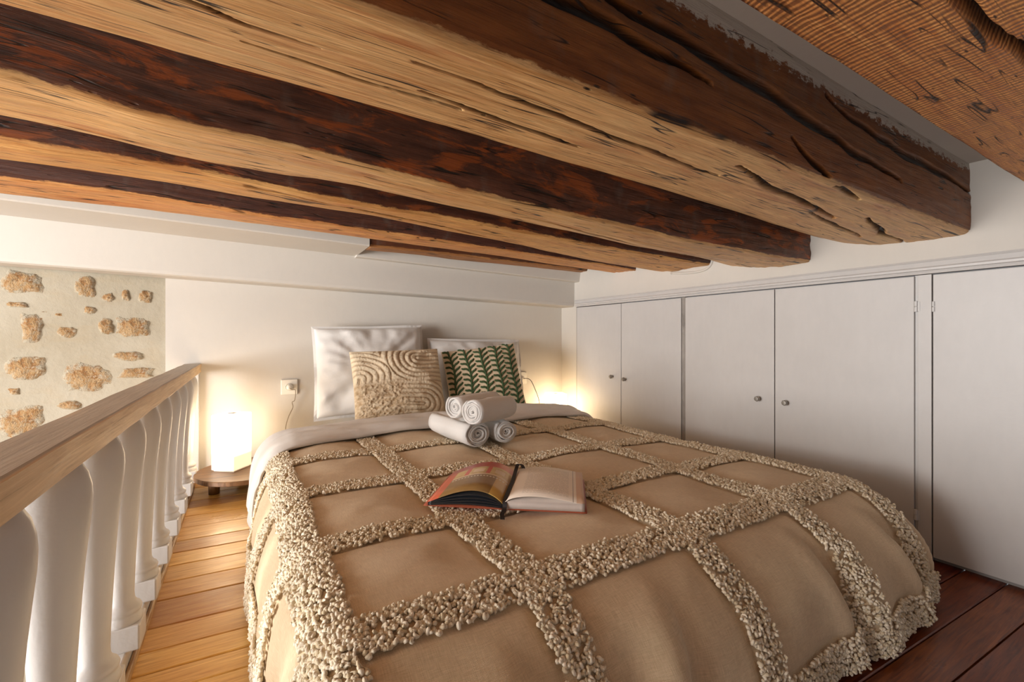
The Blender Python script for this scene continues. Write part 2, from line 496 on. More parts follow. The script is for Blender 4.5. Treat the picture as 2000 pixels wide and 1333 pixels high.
# back wall: right of the stone panel, then the lime-plastered stone panel
wall_back = prism('wall_back', [-0.367, XR + 0.6], lambda x: [(wy(x), -2.3), (wy(x), 1.6), (wy(x) + 0.25, 1.6), (wy(x) + 0.25, -2.3)], M['wall'])
tag(wall_back, kind='structure')
stone_wall = prism('wall_back_stone', [-4.1, -0.367], lambda x: [(wy(x) + 0.02, -2.3), (wy(x) + 0.02, 1.6), (wy(x) + 0.25, 1.6), (wy(x) + 0.25, -2.3)], M['plaster'])
tag(stone_wall, kind='structure')
tag(box('wall_left', -4.15, -4.05, -3.6, 3.6, -2.3, 1.7, M['wall']), kind='structure')
tag(box('floor_lower', -4.15, -0.27, -3.6, 3.6, -2.4, -2.3, M['plank']), kind='structure')
wall_right = box('wall_right', XR, XR + 0.45, -0.9, 3.0, 1.052, 1.7, M['wall'])
tag(wall_right, kind='structure')
tag(box('trim_corner', XR, XR + 0.2, 2.562, 2.76, -0.02, 1.052, M['wall']), kind='structure')

# ceiling: white plaster above the beams, falling slightly towards the cupboards
cz = lambda x: 1.338 + (XR - x) * 0.010
ceil = prism('ceiling', [-4.1, 2.5], lambda x: [(-0.9, cz(x)), (3.2, cz(x) + 0.06), (3.2, cz(x) + 0.2), (-0.9, cz(x) + 0.2)], M['wall'])
tag(ceil, kind='structure')

# plaster bulkhead along the back wall, the deeper box on the left, the small cornice on the right
zb = lambda x: 1.007 + (2.06 - x) * 0.0395               # underside of the bulkhead
zt = lambda x: 1.183 + (2.06 - x) * 0.048                # where its face meets the cornice
def pr_bulk(x):
    return [(wy(x), zb(x)), (wy(x, 0.135), zb(x)), (wy(x, 0.15), zb(x) + 0.006), (wy(x, 0.152), zb(x) + 0.02), (wy(x, 0.155), zt(x) + 0.01), (wy(x, 0.155), 1.55), (wy(x), 1.55)]
bulk = prism('trim_bulkhead', list(np.linspace(-4.1, XR, 9)), pr_bulk, M['wall'])
tag(bulk, kind='structure')
zc0 = lambda x: 1.183 + (2.06 - x) * 0.048
def pr_corn(x):
    return [(wy(x, 0.155), zc0(x)), (wy(x, 0.205), zc0(x)), (wy(x, 0.21), zc0(x) + 0.006), (wy(x, 0.225), zc0(x) + 0.075), (wy(x, 0.225), 1.5), (wy(x, 0.155), 1.5)]
corn = prism('trim_cornice', list(np.linspace(0.56, XR, 6)), pr_corn, M['wall'])
tag(corn, kind='structure')
# the deeper plaster box above the left half of the back wall
zx = lambda x: 1.266 + (0.567 - x) * 0.05
def pr_box(x):
    return [(wy(x, 0.155), zx(x)), (wy(x, 0.485), zx(x)), (wy(x, 0.49), zx(x) + 0.006), (wy(x, 0.49), 1.5), (wy(x, 0.155), 1.5)]
tag(prism('trim_box', list(np.linspace(-4.1, 0.567, 6)), pr_box, M['wall']), kind='structure')

# stones of the rubble wall, each proud of the plaster
random.seed(5)
stones = [(-0.936, 1.058, 0.161, 0.113), (-0.699, 1.042, 0.09, 0.118), (-0.61, 0.99, 0.05, 0.056), (-0.541, 1.005, 0.038, 0.065), (-0.454, 1.004, 0.066, 0.074), (-0.958, 0.944, 0.088, 0.03), (-0.687, 0.924, 0.054, 0.039), (-0.863, 0.911, 0.028, 0.019), (-0.808, 0.898, 0.049, 0.019), (-0.902, 0.82, 0.101, 0.152), (-0.773, 0.813, 0.082, 0.062), (-0.619, 0.838, 0.074, 0.088), (-0.499, 0.835, 0.155, 0.122), (-0.525, 0.685, 0.122, 0.057), (-0.925, 0.631, 0.167, 0.121), (-0.693, 0.578, 0.187, 0.15), (-0.493, 0.595, 0.155, 0.057), (-0.969, 0.52, 0.049, 0.037), (-0.936, 0.368, 0.166, 0.151), (-0.759, 0.44, 0.106, 0.047),
          (-0.716, -0.595, 0.10, 0.15), (-0.895, -0.78, 0.09, 0.13), (-0.885, -0.58, 0.06, 0.10)]
for r in range(9):
    for q in range(4):
        stones.append((-0.47 - q * 0.17 + random.uniform(-.04, .04), 0.2 - r * 0.2 + random.uniform(-.05, .05), random.uniform(.06, .15), random.uniform(.05, .11)))
for r in range(12):
    for q in range(4):
        stones.append((-1.2 - q * 0.24 + random.uniform(-.06, .06), 1.05 - r * 0.2 + random.uniform(-.06, .06), random.uniform(.07, .18), random.uniform(.05, .13)))
ang = math.atan2(wd[1], wd[0])
for i, (sx, sz, w, h) in enumerate(stones):
    V = []; F = []; n = 22; rings = 5
    ph = random.uniform(0, 50)
    th = np.linspace(0, 2 * PI, n, endpoint=False)
    rad = 1 + 0.24 * vnoise(np.cos(th) * 1.6 + ph, np.sin(th) * 1.6, 0, i) + 0.12 * vnoise(np.cos(th) * 4 + ph, np.sin(th) * 4, 1, i)
    for k in range(rings):
        f = 1 - k / rings
        dep = -0.004 + 0.017 * math.sqrt(1 - f ** 3) * min(1.0, (w + h) / 0.16)
        for j in range(n):
            c_, s_ = math.cos(th[j]), math.sin(th[j])
            e = 0.62
            px_ = w / 2 * f * rad[j] * math.copysign(abs(c_) ** e, c_); pz_ = h / 2 * f * rad[j] * math.copysign(abs(s_) ** e, s_)
            V.append((px_, -(dep + 0.006 * float(vnoise(px_ * 45 + ph, pz_ * 45, 0, 3))), pz_))
    V.append((0, -0.016, 0))
    for k in range(rings - 1):
        for j in range(n):
            F.append((k * n + j, k * n + (j + 1) % n, (k + 1) * n + (j + 1) % n, (k + 1) * n + j))
    for j in range(n): F.append(((rings - 1) * n + j, (rings - 1) * n + (j + 1) % n, len(V) - 1))
    o = mk('stone', V, F, M['stone'], stone_wall, True, None, {'rim': ('FLOAT', [1 - (k // n) / rings for k in range(rings * n)] + [0.0])})
    o.location = (sx, wy(sx) + 0.02, sz); o.rotation_euler = (0, 0, ang)

# floor: planks laid side by side over a dark subfloor
floor = box('floor', -0.226, XR + 0.05, -0.9, 3.05, -0.06, -0.024, M['subfloor'])
tag(floor, kind='structure')
random.seed(11)
edges = [-0.62]
while edges[-1] < 0.30: edges.append(edges[-1] + random.uniform(0.10, 0.125))
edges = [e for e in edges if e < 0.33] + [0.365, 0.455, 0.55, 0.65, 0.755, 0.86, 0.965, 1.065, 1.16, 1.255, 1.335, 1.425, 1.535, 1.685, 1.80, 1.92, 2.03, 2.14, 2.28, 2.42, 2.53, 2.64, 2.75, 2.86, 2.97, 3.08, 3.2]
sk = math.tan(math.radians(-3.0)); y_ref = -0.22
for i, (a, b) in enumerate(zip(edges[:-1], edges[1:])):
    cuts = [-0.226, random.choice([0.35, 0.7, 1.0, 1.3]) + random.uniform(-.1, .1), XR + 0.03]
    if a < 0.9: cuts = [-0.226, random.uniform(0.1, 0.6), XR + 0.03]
    for x0, x1 in zip(cuts[:-1], cuts[1:]):
        bm = bmesh.new()
        g = 0.0016; dz = random.uniform(-0.0012, 0.0012)
        V = []
        # top is chamfered at the long edges so the joints show
        for x in (x0 + 0.0008, x1 - 0.0008):
            o_ = sk * (x + 0.226)
            for y, z in ((a + g, -0.022), (a + g, -0.0025), (a + g + 0.0025, 0), (b - g - 0.0025, 0), (b - g, -0.0025), (b - g, -0.022)):
                yy = min(y + o_ + 0.0, wy(x) - 0.002)
                V.append(bm.verts.new((x - x0, yy, z + dz)))
        for j in range(6): bm.faces.new((V[j], V[(j + 1) % 6], V[6 + (j + 1) % 6], V[6 + j]))
        bm.faces.new(V[:6]); bm.faces.new(V[6:][::-1])
        bmesh.ops.remove_doubles(bm, verts=bm.verts, dist=1e-6)
        o = from_bm('plank', bm, M['plank_dim_red' if 0.34 < a < 0.7 else 'plank_dim_brown' if a <= 0.34 else 'plank'], floor); o.location = (x0, 0, 0)

# ------------------------------------------------------------------ beams
def poly_dist(px_, py_, P):
    """distance of points to a polyline and the arc fraction of the nearest point"""
    best = np.full(np.shape(px_), 1e9); frac = np.zeros(np.shape(px_))
    P = np.array(P, float); L = np.hypot(*(P[1:] - P[:-1]).T); cum = np.concatenate([[0], np.cumsum(L)])
    for k in range(len(P) - 1):
        a = P[k]; d = P[k + 1] - a
        t = np.clip(((px_ - a[0]) * d[0] + (py_ - a[1]) * d[1]) / (d @ d), 0, 1)
        r = np.hypot(px_ - a[0] - d[0] * t, py_ - a[1] - d[1] * t)
        m = r < best
        best = np.where(m, r, best); frac = np.where(m, (cum[k] + t * L[k]) / cum[-1], frac)
    return best, frac

def beam(name, label, mat, x0, x1, near, far, ztop, seed, nx, d_g, cracks_face=(), cracks_bot=(), rough=1.0, curve=3.0):
    """near: (x, z) of the near bottom edge at y=near[0]; far: (x, y, z) of the far bottom edge"""
    yn, nz = near
    xs = np.linspace(x0, x1, nx) if nx < 300 else np.concatenate([np.linspace(x0, -0.1, 70, endpoint=False), np.linspace(-0.1, x1, nx - 70)])
    zn = np.interp(xs, [p[0] for p in nz], [p[1] for p in nz])
    yf = np.interp(xs, [p[0] for p in far], [p[1] for p in far]); zf = np.interp(xs, [p[0] for p in far], [p[2] for p in far])
    ker = np.ones(9) / 9.0
    sm = lambda a: np.convolve(np.pad(a, 4, mode='edge'), ker, mode='valid')
    zn, yf, zf = sm(zn), sm(yf), sm(zf)
    hgt = ztop - float(np.mean(zn)); wid = float(np.mean(yf)) - yn
    n1 = max(8, int(hgt / d_g)); n2 = max(10, int(wid / d_g)); n3 = 6
    Y = []; Z = []; G = []; P = []; K = []
    for j in range(n1):                                    # near face, downwards
        t = j / n1
        Y.append(np.full(nx, yn)); Z.append(ztop + (zn + 0.008 - ztop) * t); G.append(np.full(nx, hgt * t)); P.append(1.0); K.append(0)
    for j in range(n2 + 1):                                # bottom, away from the camera
        t = j / n2
        r = 0.010 * max(0, 1 - t * wid / 0.012) ** 2
        Y.append(yn + (yf - yn) * t + 0.004 * (t == 0)); Z.append(zn + (zf - zn) * t ** curve + r); G.append(np.full(nx, hgt + wid * t)); P.append(0.0); K.append(1)
    for j in range(1, n3 + 1):
        t = j / n3
        Y.append(yf + 0.01 * t); Z.append(zf + (ztop - zf) * t); G.append(np.full(nx, hgt + wid + 0.1 * t)); P.append(1.0); K.append(2)
    Y = np.array(Y).T; Z = np.array(Z).T; G = np.array(G).T
    m = Y.shape[1]; X = np.repeat(xs[:, None], m, 1); P = np.array(P); K = np.array(K)
    ed = np.exp(-np.abs(G - hgt) / 0.02) + np.exp(-np.abs(G - hgt - wid) / 0.025)
    d = 0.007 * rough * fbm(X * 1.1 + seed, G * 4, 0, seed, 2) + 0.0016 * rough * fbm(X * 4, G * 42, 0, seed + 5, 3) + 0.004 * rough * ed * fbm(X * 2.5, G * 10, 2, seed + 9, 4)
    crack = np.zeros_like(X)
    for (pts, wdt, dep) in cracks_face:
        dist, fr = poly_dist(X, Z + 0.006 * fbm(X * 9, Z * 3, 0, seed, 2), pts)
        wv = wdt * (0.35 + 0.65 * np.sin(np.clip(fr, 0.03, 0.97) * PI))
        c_ = sstep(1.5, 0.2, dist / wv) * (K == 0)
        crack = np.maximum(crack, sstep(1.45, 0.55, dist / wv) * (K == 0)); d = d - dep * c_
    for (pts, wdt, dep) in cracks_bot:
        dist, fr = poly_dist(X, Y + 0.006 * fbm(X * 9, Y * 3, 0, seed, 2), pts)
        wv = wdt * (0.35 + 0.65 * np.sin(np.clip(fr, 0.03, 0.97) * PI))
        c_ = sstep(1.5, 0.2, dist / wv) * (K == 1)
        crack = np.maximum(crack, sstep(1.45, 0.55, dist / wv) * (K == 1)); d = d - dep * c_
    nearK = (K == 0)[None, :] * 1.0; botK = (K == 1)[None, :] * 1.0; farK = (K == 2)[None, :] * 1.0
    Y2 = Y - d * nearK + d * farK - d * botK * np.exp(-np.abs(G - hgt) / 0.008) * 0.5
    Z2 = Z - d * botK - d * nearK * np.exp(-np.abs(G - hgt) / 0.008) * 0.5
    V = np.stack([X, Y2, Z2], -1).reshape(-1, 3)
    Q = grid_quads(nx, m)
    # soften the painted / bare border close to the arris
    pa = np.where(K[None, :] == 0, 0.5 + np.clip((hgt - G) / 0.012, -1, 1) * 0.5, np.where(K[None, :] == 1, 0.5 - np.clip((G - hgt) / 0.012, 0, 1) * 0.5, 1.0))
    pa = np.where(K[None, :] == 1, np.maximum(pa, 0.5 - np.clip((hgt + wid - G) / 0.02, 0, 1) * 0.5), pa)
    bc = np.stack([X, G, np.zeros_like(X)], -1).reshape(-1, 3)
    # end caps and back so that the timber is closed
    nv = len(V)
    o = mk_np(name, V, Q, mat, None, True, {'bc': ('FLOAT_VECTOR', bc), 'paint': ('FLOAT', pa), 'crack': ('FLOAT', crack)})
    bm = bmesh.new(); bm.from_mesh(o.data); bm.verts.ensure_lookup_table()
    bm.faces.new([bm.verts[i] for i in range(m)][::-1]); bm.faces.new([bm.verts[(nx - 1) * m + i] for i in range(m)])
    bm.faces.new([bm.verts[i * m] for i in range(nx)] + [bm.verts[i * m + m - 1] for i in range(nx)][::-1])
    bmesh.ops.recalc_face_normals(bm, faces=bm.faces)
    bm.to_mesh(o.data); bm.free()
    tag(o, label, 'beam', 'old oak ceiling beams')
    return o

BX = XR + 0.03
beam('ceiling_beam', 'orange ceiling beam nearest the camera, only its cracked underside seen at top right', M['beam0'], -1.9, BX, (-0.22, [(-1.9, 1.265), (2.1, 1.26)]),
     [(-1.9, 0.375, 1.268), (0.55, 0.383, 1.264), (0.8, 0.385, 1.262), (1.25, 0.384, 1.258), (2.1, 0.386, 1.262)], 1.42, 21, 440, 0.004,
     (), [([(0.55, 0.238), (0.757, 0.232), (0.876, 0.224), (0.996, 0.22), (1.13, 0.212), (1.7, 0.20)], 0.008, 0.03)], 0.8, 4)
beam('ceiling_beam', 'massive beam with a wide dark brown cracked side and tan underside', M['beam1'], -1.9, BX, (0.507, [(-1.9, 1.165), (0.1, 1.148), (0.48, 1.14), (1.176, 1.132), (2.061, 1.126)]),
     [(-1.9, 0.77, 1.2), (-0.255, 0.786, 1.186), (0.169, 0.805, 1.188), (0.496, 0.835, 1.19), (1.06, 0.903, 1.21), (2.061, 0.982, 1.213)], 1.40, 22, 560, 0.0032,
     [([(0.2, 1.255), (0.375, 1.251), (0.481, 1.252), (0.552, 1.242), (0.634, 1.24), (0.713, 1.231)], 0.009, 0.018),
      ([(0.3, 1.296), (0.476, 1.29), (0.537, 1.288), (0.687, 1.278), (0.853, 1.268), (0.924, 1.264), (1.001, 1.259), (1.177, 1.238), (1.279, 1.217), (1.514, 1.204)], 0.011, 0.018),
      ([(1.121, 1.331), (1.227, 1.307), (1.39, 1.286), (1.653, 1.282), (1.948, 1.275), (2.09, 1.258)], 0.010, 0.018),
      ([(0.978, 1.202), (1.051, 1.17), (1.158, 1.134)], 0.007, 0.015)],
     [([(0.879, 0.566), (0.973, 0.578), (1.064, 0.602), (1.22, 0.618), (1.487, 0.651)], 0.009, 0.018), ([(1.368, 0.66), (1.613, 0.7), (1.841, 0.73)], 0.007, 0.015),
      ([(1.551, 0.6), (1.75, 0.645), (1.83, 0.667), (1.95, 0.668), (2.06, 0.69)], 0.009, 0.02), ([(0.193, 0.576), (0.438, 0.592), (0.654, 0.61), (0.898, 0.626)], 0.005, 0.01),
      ([(-0.2, 0.594), (-0.071, 0.596), (-0.037, 0.597), (0.006, 0.606), (0.078, 0.607)], 0.004, 0.008), ([(0.0, 0.65), (0.098, 0.659), (0.169, 0.669), (0.301, 0.671)], 0.004, 0.008),
      ([(1.18, 0.517), (1.341, 0.536)], 0.006, 0.012), ([(0.225, 0.649), (0.324, 0.661), (0.396, 0.667), (0.552, 0.679)], 0.005, 0.010)])
beam('ceiling_beam', 'beam with a flaked reddish brown side just behind the massive one', M['beam2'], -1.9, BX, (0.992, [(-1.9, 1.205), (-0.322, 1.191), (-0.252, 1.184), (-0.126, 1.163), (0.208, 1.152), (0.515, 1.132), (1.261, 1.10), (2.061, 1.096)]),
     [(-1.9, 1.277, 1.225), (-0.42, 1.277, 1.221), (-0.13, 1.277, 1.2), (0.27, 1.284, 1.2), (0.57, 1.291, 1.194), (1.61, 1.378, 1.175), (2.061, 1.451, 1.169)], 1.42, 23, 260, 0.006,
     (), [([(0.65, 1.09), (0.836, 1.103), (1.465, 1.189), (1.779, 1.235), (1.95, 1.24)], 0.007, 0.015)], 1.5)
beam('ceiling_beam', 'slimmer beam in the middle of the ceiling with a curved white plaster collar at its right end', M['beam3'], -1.9, BX, (1.466, [(-1.9, 1.245), (-0.476, 1.232), (-0.148, 1.233), (0.16, 1.212), (0.836, 1.192), (1.5, 1.158), (2.061, 1.150)]),
     [(-1.9, 1.758, 1.262), (-0.57, 1.758, 1.257), (-0.21, 1.758, 1.26), (0.37, 1.758, 1.2435), (0.93, 1.797, 1.225), (2.061, 1.953, 1.224)], 1.42, 24, 220, 0.007,
     (), [([(0.0, 1.50), (0.204, 1.51), (0.596, 1.58), (1.054, 1.69)], 0.008, 0.015)], 1.6)
beam('ceiling_beam', 'thin orange beam running along the top of the white plaster box', M['beam4'], -1.9, BX, (1.982, [(-1.9, 1.285), (-0.643, 1.273), (-0.251, 1.269), (0.216, 1.248), (1.029, 1.226), (2.061, 1.19)]),
     [(-1.9, 2.25, 1.29), (-0.45, 2.25, 1.286), (0.5, 2.25, 1.28), (1.2, 2.22, 1.25), (2.061, 2.17, 1.205)], 1.43, 25, 200, 0.009, (), (), 1.3)
beam('ceiling_beam', 'short brown beam furthest back above the bed, ending against the white plaster box', M['beam5'], 0.571, BX, (2.437, [(0.55, 1.269), (1.145, 1.267), (2.061, 1.249)]),
     [(0.55, 2.575, 1.276), (1.2, 2.575, 1.272), (2.061, 2.567, 1.258)], 1.43, 26, 120, 0.009, (), (), 1.0)
# raised plaster collar round the end of the middle beam
bm = bmesh.new()
bm_tube(bm, smooth_path([(XR - 0.001, 1.475, 1.23), (XR - 0.001, 1.462, 1.175), (XR - 0.001, 1.50, 1.138), (XR - 0.001, 1.60, 1.132), (XR - 0.001, 1.72, 1.146)], 5), 0.007, 8)
tag(from_bm('trim_plaster_collar', bm, M['wall'], None, True), kind='structure')

# ------------------------------------------------------------------ cupboards along the right wall
# moulded rail over the doors
bm = bmesh.new()
prof = [(XR + 0.02, 1.006), (XR - 0.004, 1.006), (XR - 0.006, 1.012), (XR - 0.004, 1.016), (XR - 0.010, 1.019), (XR - 0.011, 1.026), (XR - 0.006, 1.031), (XR - 0.004, 1.046), (XR - 0.008, 1.050), (XR - 0.006, 1.055), (XR + 0.02, 1.056)]
ra = [bm.verts.new((x, -0.9, z)) for x, z in prof]; rb = [bm.verts.new((x, 2.575, z)) for x, z in prof]
for j in range(len(prof)): bm.faces.new((ra[j], ra[(j + 1) % len(prof)], rb[(j + 1) % len(prof)], rb[j]))
bm.faces.new(ra[::-1]); bm.faces.new(rb)
tag(from_bm('trim_cupboard_rail', bm, M['cupboard']), kind='structure')

def cupboard(label, y0, y1):
    t = tag(empty('cupboard', (XR + 0.02, (y0 + y1) / 2, 0)), label, 'cupboard', 'built-in cupboards on the right wall')
    return t
def child_box(name, t, x0, x1, y0, y1, z0, z1, mat, bev=0.0, parent=None, seg=2):
    o = box(name, x0 - t.location.x, x1 - t.location.x, y0 - t.location.y, y1 - t.location.y, z0, z1, mat, parent or t, bev, seg)
    return o
def carcass(t, y0, y1):
    bm = bmesh.new(); o = t.location
    for b in ((XR + 0.42, XR + 0.44, y0, y1, 0.0, 1.004), (XR + 0.022, XR + 0.42, y0, y0 + 0.004, 0.0, 1.004), (XR + 0.022, XR + 0.42, y1 - 0.004, y1, 0.0, 1.004), (XR + 0.022, XR + 0.42, y0 + .004, y1 - .004, 0.0, 0.012), (XR + 0.022, XR + 0.42, y0 + .004, y1 - .004, 0.994, 1.004)):
        bm_box(bm, b[0] - o.x, b[1] - o.x, b[2] - o.y, b[3] - o.y, b[4], b[5])
    return from_bm('carcass', bm, M['gap'], t)
def door(t, y0, y1, knob=None, z1=1.001):
    d = child_box('door', t, XR, XR + 0.019, y0, y1, 0.016, z1, M['cupboard'], 0.0015)
    if knob:
        ky, kz = knob; bm = bmesh.new()
        bm_lathe(bm, [(0.005, 0), (0.005, 0.010), (0.011, 0.012), (0.0125, 0.016), (0.0125, 0.023), (0.010, 0.027), (0.004, 0.0275)], 8)
        bmesh.ops.rotate(bm, verts=bm.verts, cent=(0, 0, 0), matrix=Matrix.Rotation(-PI / 2, 3, 'Y'))
        k = from_bm('knob', bm, M['grey_metal'], d); k['label'] = 'small faceted grey metal knob'
        k.location = (XR - t.location.x, ky - t.location.y, kz)
    return d
t1 = cupboard('narrow white two-door cupboard in the far corner beside the glowing lamp', 1.63, 2.56)
carcass(t1, 1.65, 2.56); door(t1, 2.1155, 2.5595, (2.188, 0.530)); door(t1, 1.655, 2.1115, (2.073, 0.522))
bm = bmesh.new()                                       # rough edge of the old post between the two cupboards
n = 60; V = []
for i in range(n):
    z = 0.012 + i / (n - 1) * 0.992
    for (x, y) in ((XR + 0.016, 1.6285), (XR + 0.004, 1.6285), (XR + 0.006, 1.6395), (XR + 0.002, 1.651), (XR + 0.016, 1.651)):
        w = 0.0035 * float(vnoise(z * 40, y * 90, 0, 3))
        V.append(bm.verts.new((x + w - t1.location.x, y + w * 0.6 - t1.location.y, z)))
for i in range(n - 1):
    for j in range(4): bm.faces.new((V[i * 5 + j], V[i * 5 + j + 1], V[i * 5 + j + 6], V[i * 5 + j + 5]))
p_ = from_bm('post_edge', bm, m_paint('chipped_grey_paint', (0.36, 0.33, 0.30), 0.8, 0.2, 0.4), t1); p_['label'] = 'chipped grey post edge'
t2 = cupboard('wide white two-door cupboard behind the foot of the bed with grey knobs', 0.6, 1.628)
carcass(t2, 0.605, 1.628); door(t2, 1.1485, 1.6265, (1.217, 0.499)); door(t2, 0.653, 1.1445, (1.093, 0.495))
child_box('rebate', t2, XR + 0.009, XR + 0.0215, 0.6435, 0.6525, 0.0, 1.004, M['cupboard'])
child_box('stile', t2, XR + 0.001, XR + 0.024, 0.6055, 0.643, 0.0, 1.004, M['cupboard'], 0.001)
for k, (hy, zz) in enumerate(((0.643, 0.893), (0.643, 0.15))):
    bm = bmesh.new()
    for z0, z1 in ((0.0, 0.0185), (0.0195, 0.038)):
        bm_lathe(bm, [(0.0045, z0), (0.005, z0 + 0.001), (0.005, z1 - 0.001), (0.0045, z1)], 12)
    bm_box(bm, 0.001, 0.003, -0.010, -0.003, 0.002, 0.036)
    h_ = from_bm('hinge', bm, M['baluster'], t2); h_.location = (XR - 0.002 - t2.location.x, hy + 0.004 - t2.location.y, zz - 0.019)
t3 = cupboard('plain white cupboard panel at the right edge beside the dark floorboards', -0.5, 0.6)
carcass(t3, -0.5, 0.604); door(t3, -0.5, 0.6015)
for z0, z1 in ((0.872, 0.889), (0.8905, 0.908)):
    bm = bmesh.new(); bm_lathe(bm, [(0.0035, z0), (0.004, z0 + 0.001), (0.004, z1 - 0.001), (0.0035, z1)], 12)
    h_ = from_bm('hinge', bm, M['baluster'], t3); h_.location = (XR - 0.001 - t3.location.x, 0.6000 - t3.location.y, 0)

# ------------------------------------------------------------------ balustrade on the left
bal = tag(empty('balustrade', (-0.25, 1.4, 0)), 'white turned balustrade with worn wooden handrail along the open left side', 'balustrade')
yb0 = -0.55; yb1 = wy(-0.245) - 0.002
def bchild(name, bm, mat, smooth=False):
    bmesh.ops.translate(bm, verts=bm.verts, vec=(0.25, -1.4, 0))
    return from_bm(name, bm, mat, bal, smooth)
nb = 90; bm = bmesh.new(); R = []
prof = [(-0.283, 0.592), (-0.285, 0.596), (-0.2855, 0.634), (-0.282, 0.6395), (-0.212, 0.6405), (-0.207, 0.637), (-0.2055, 0.622), (-0.209, 0.619), (-0.2075, 0.594), (-0.211, 0.5905)]
for i in range(nb):
    y = yb0 + (yb1 - yb0) * i / (nb - 1)
    R.append([bm.verts.new((x + 0.0012 * float(vnoise(y * 9, z * 50, x * 50, 4)), y, z + 0.0012 * float(vnoise(y * 8, x * 50, 3, 5)))) for x, z in prof])
for a, b in zip(R[:-1], R[1:]):
    for j in range(len(prof)): bm.faces.new((a[j], a[(j + 1) % len(prof)], b[(j + 1) % len(prof)], b[j]))
bm.faces.new(R[0][::-1]); bm.faces.new(R[-1])
o = bchild('handrail', bm, M['rail']); o['label'] = 'worn bare wood handrail'
bm = bmesh.new(); bm_box(bm, -0.30, -0.243 + 0.008, yb0, yb1, -0.20, 0.055, 0.003); bchild('bottom_rail', bm, M['baluster'])
bm = bmesh.new(); bm_box(bm, -0.2345, -0.224, yb0, yb1, -0.03, 0.018, 0.003)
o = bchild('edge_strip', bm, M['edge']); o['label'] = 'scuffed wooden edge strip'
prof = [(0.030, 0.594), (0.0335, 0.585), (0.040, 0.572), (0.0445, 0.552), (0.0455, 0.535), (0.0445, 0.512), (0.0405, 0.472), (0.0365, 0.43), (0.033, 0.38), (0.0295, 0.32), (0.0265, 0.26), (0.0245, 0.21), (0.0235, 0.175), (0.0245, 0.162), (0.029, 0.153), (0.036, 0.147), (0.0385, 0.141), (0.0375, 0.136), (0.0345, 0.133), (0.036, 0.129), (0.0395, 0.124), (0.0405, 0.116), (0.039, 0.110)]
bm = bmesh.new(); bm_lathe(bm, prof[::-1], 32)
bal_me = from_bm('baluster', bm, M['baluster'], bal, True)
bm = bmesh.new(); bm_box(bm, -0.040, 0.040, -0.040, 0.040, 0.054, 0.113, 0.004)
blk = from_bm('base_block', bm, M['baluster'], bal_me)
for i, y in enumerate((0.28, 0.50, 0.72, 0.94, 1.16, 1.385, 1.615, 1.85, 2.09, 2.33, 2.57, 2.79)):
    o = bal_me if i == 0 else bal_me.copy()
    if i: C.objects.link(o); o.parent = bal
    o.location = (0.0, y - 1.4, 0)
    if i:
        b = blk.copy(); C.objects.link(b); b.parent = o
bm = bmesh.new(); bm_box(bm, -0.285, -0.215, yb1 - 0.03, yb1, 0.05, 0.592, 0.004); bchild('wall_post', bm, M['baluster'])

# ------------------------------------------------------------------ bed
bed = tag(empty('bed', (0.91, 1.75, 0)), 'low double bed under the tufted taupe blanket, mostly hidden', 'bed')
def at_bed(x0, x1, y0, y1, z0, z1, name, mat, bev):
    return box(name, x0 - 0.91, x1 - 0.91, y0 - 1.75, y1 - 1.75, z0, z1, mat, bed, bev, 3)
at_bed(0.22, 1.60, 0.92, 2.60, 0.0, 0.13, 'bed_base', M['sheet'], 0.01)
at_bed(0.20, 1.62, 0.88, 2.66, 0.13, 0.285, 'mattress', M['sheet'], 0.04)

XL, XRR, YF = 0.145, 1.675, 0.77; ZT = 0.31
def prof_table(a, b, e=2.15, n=200):
    t = np.linspace(0, PI / 2, n)
    h = a * np.sin(t) ** (2 / e); z = -b * (1 - np.cos(t) ** (2 / e))
    s = np.concatenate([[0], np.cumsum(np.hypot(np.diff(h), np.diff(z)))])
    return s, h, z
TBL = {k: prof_table(a, 0.293, e) for k, a, e in (('l', 0.105, 2.3), ('r', 0.15, 2.3), ('f', 0.275, 2.2))}
LL, LR, LF = (TBL[k][0][-1] for k in 'lrf')

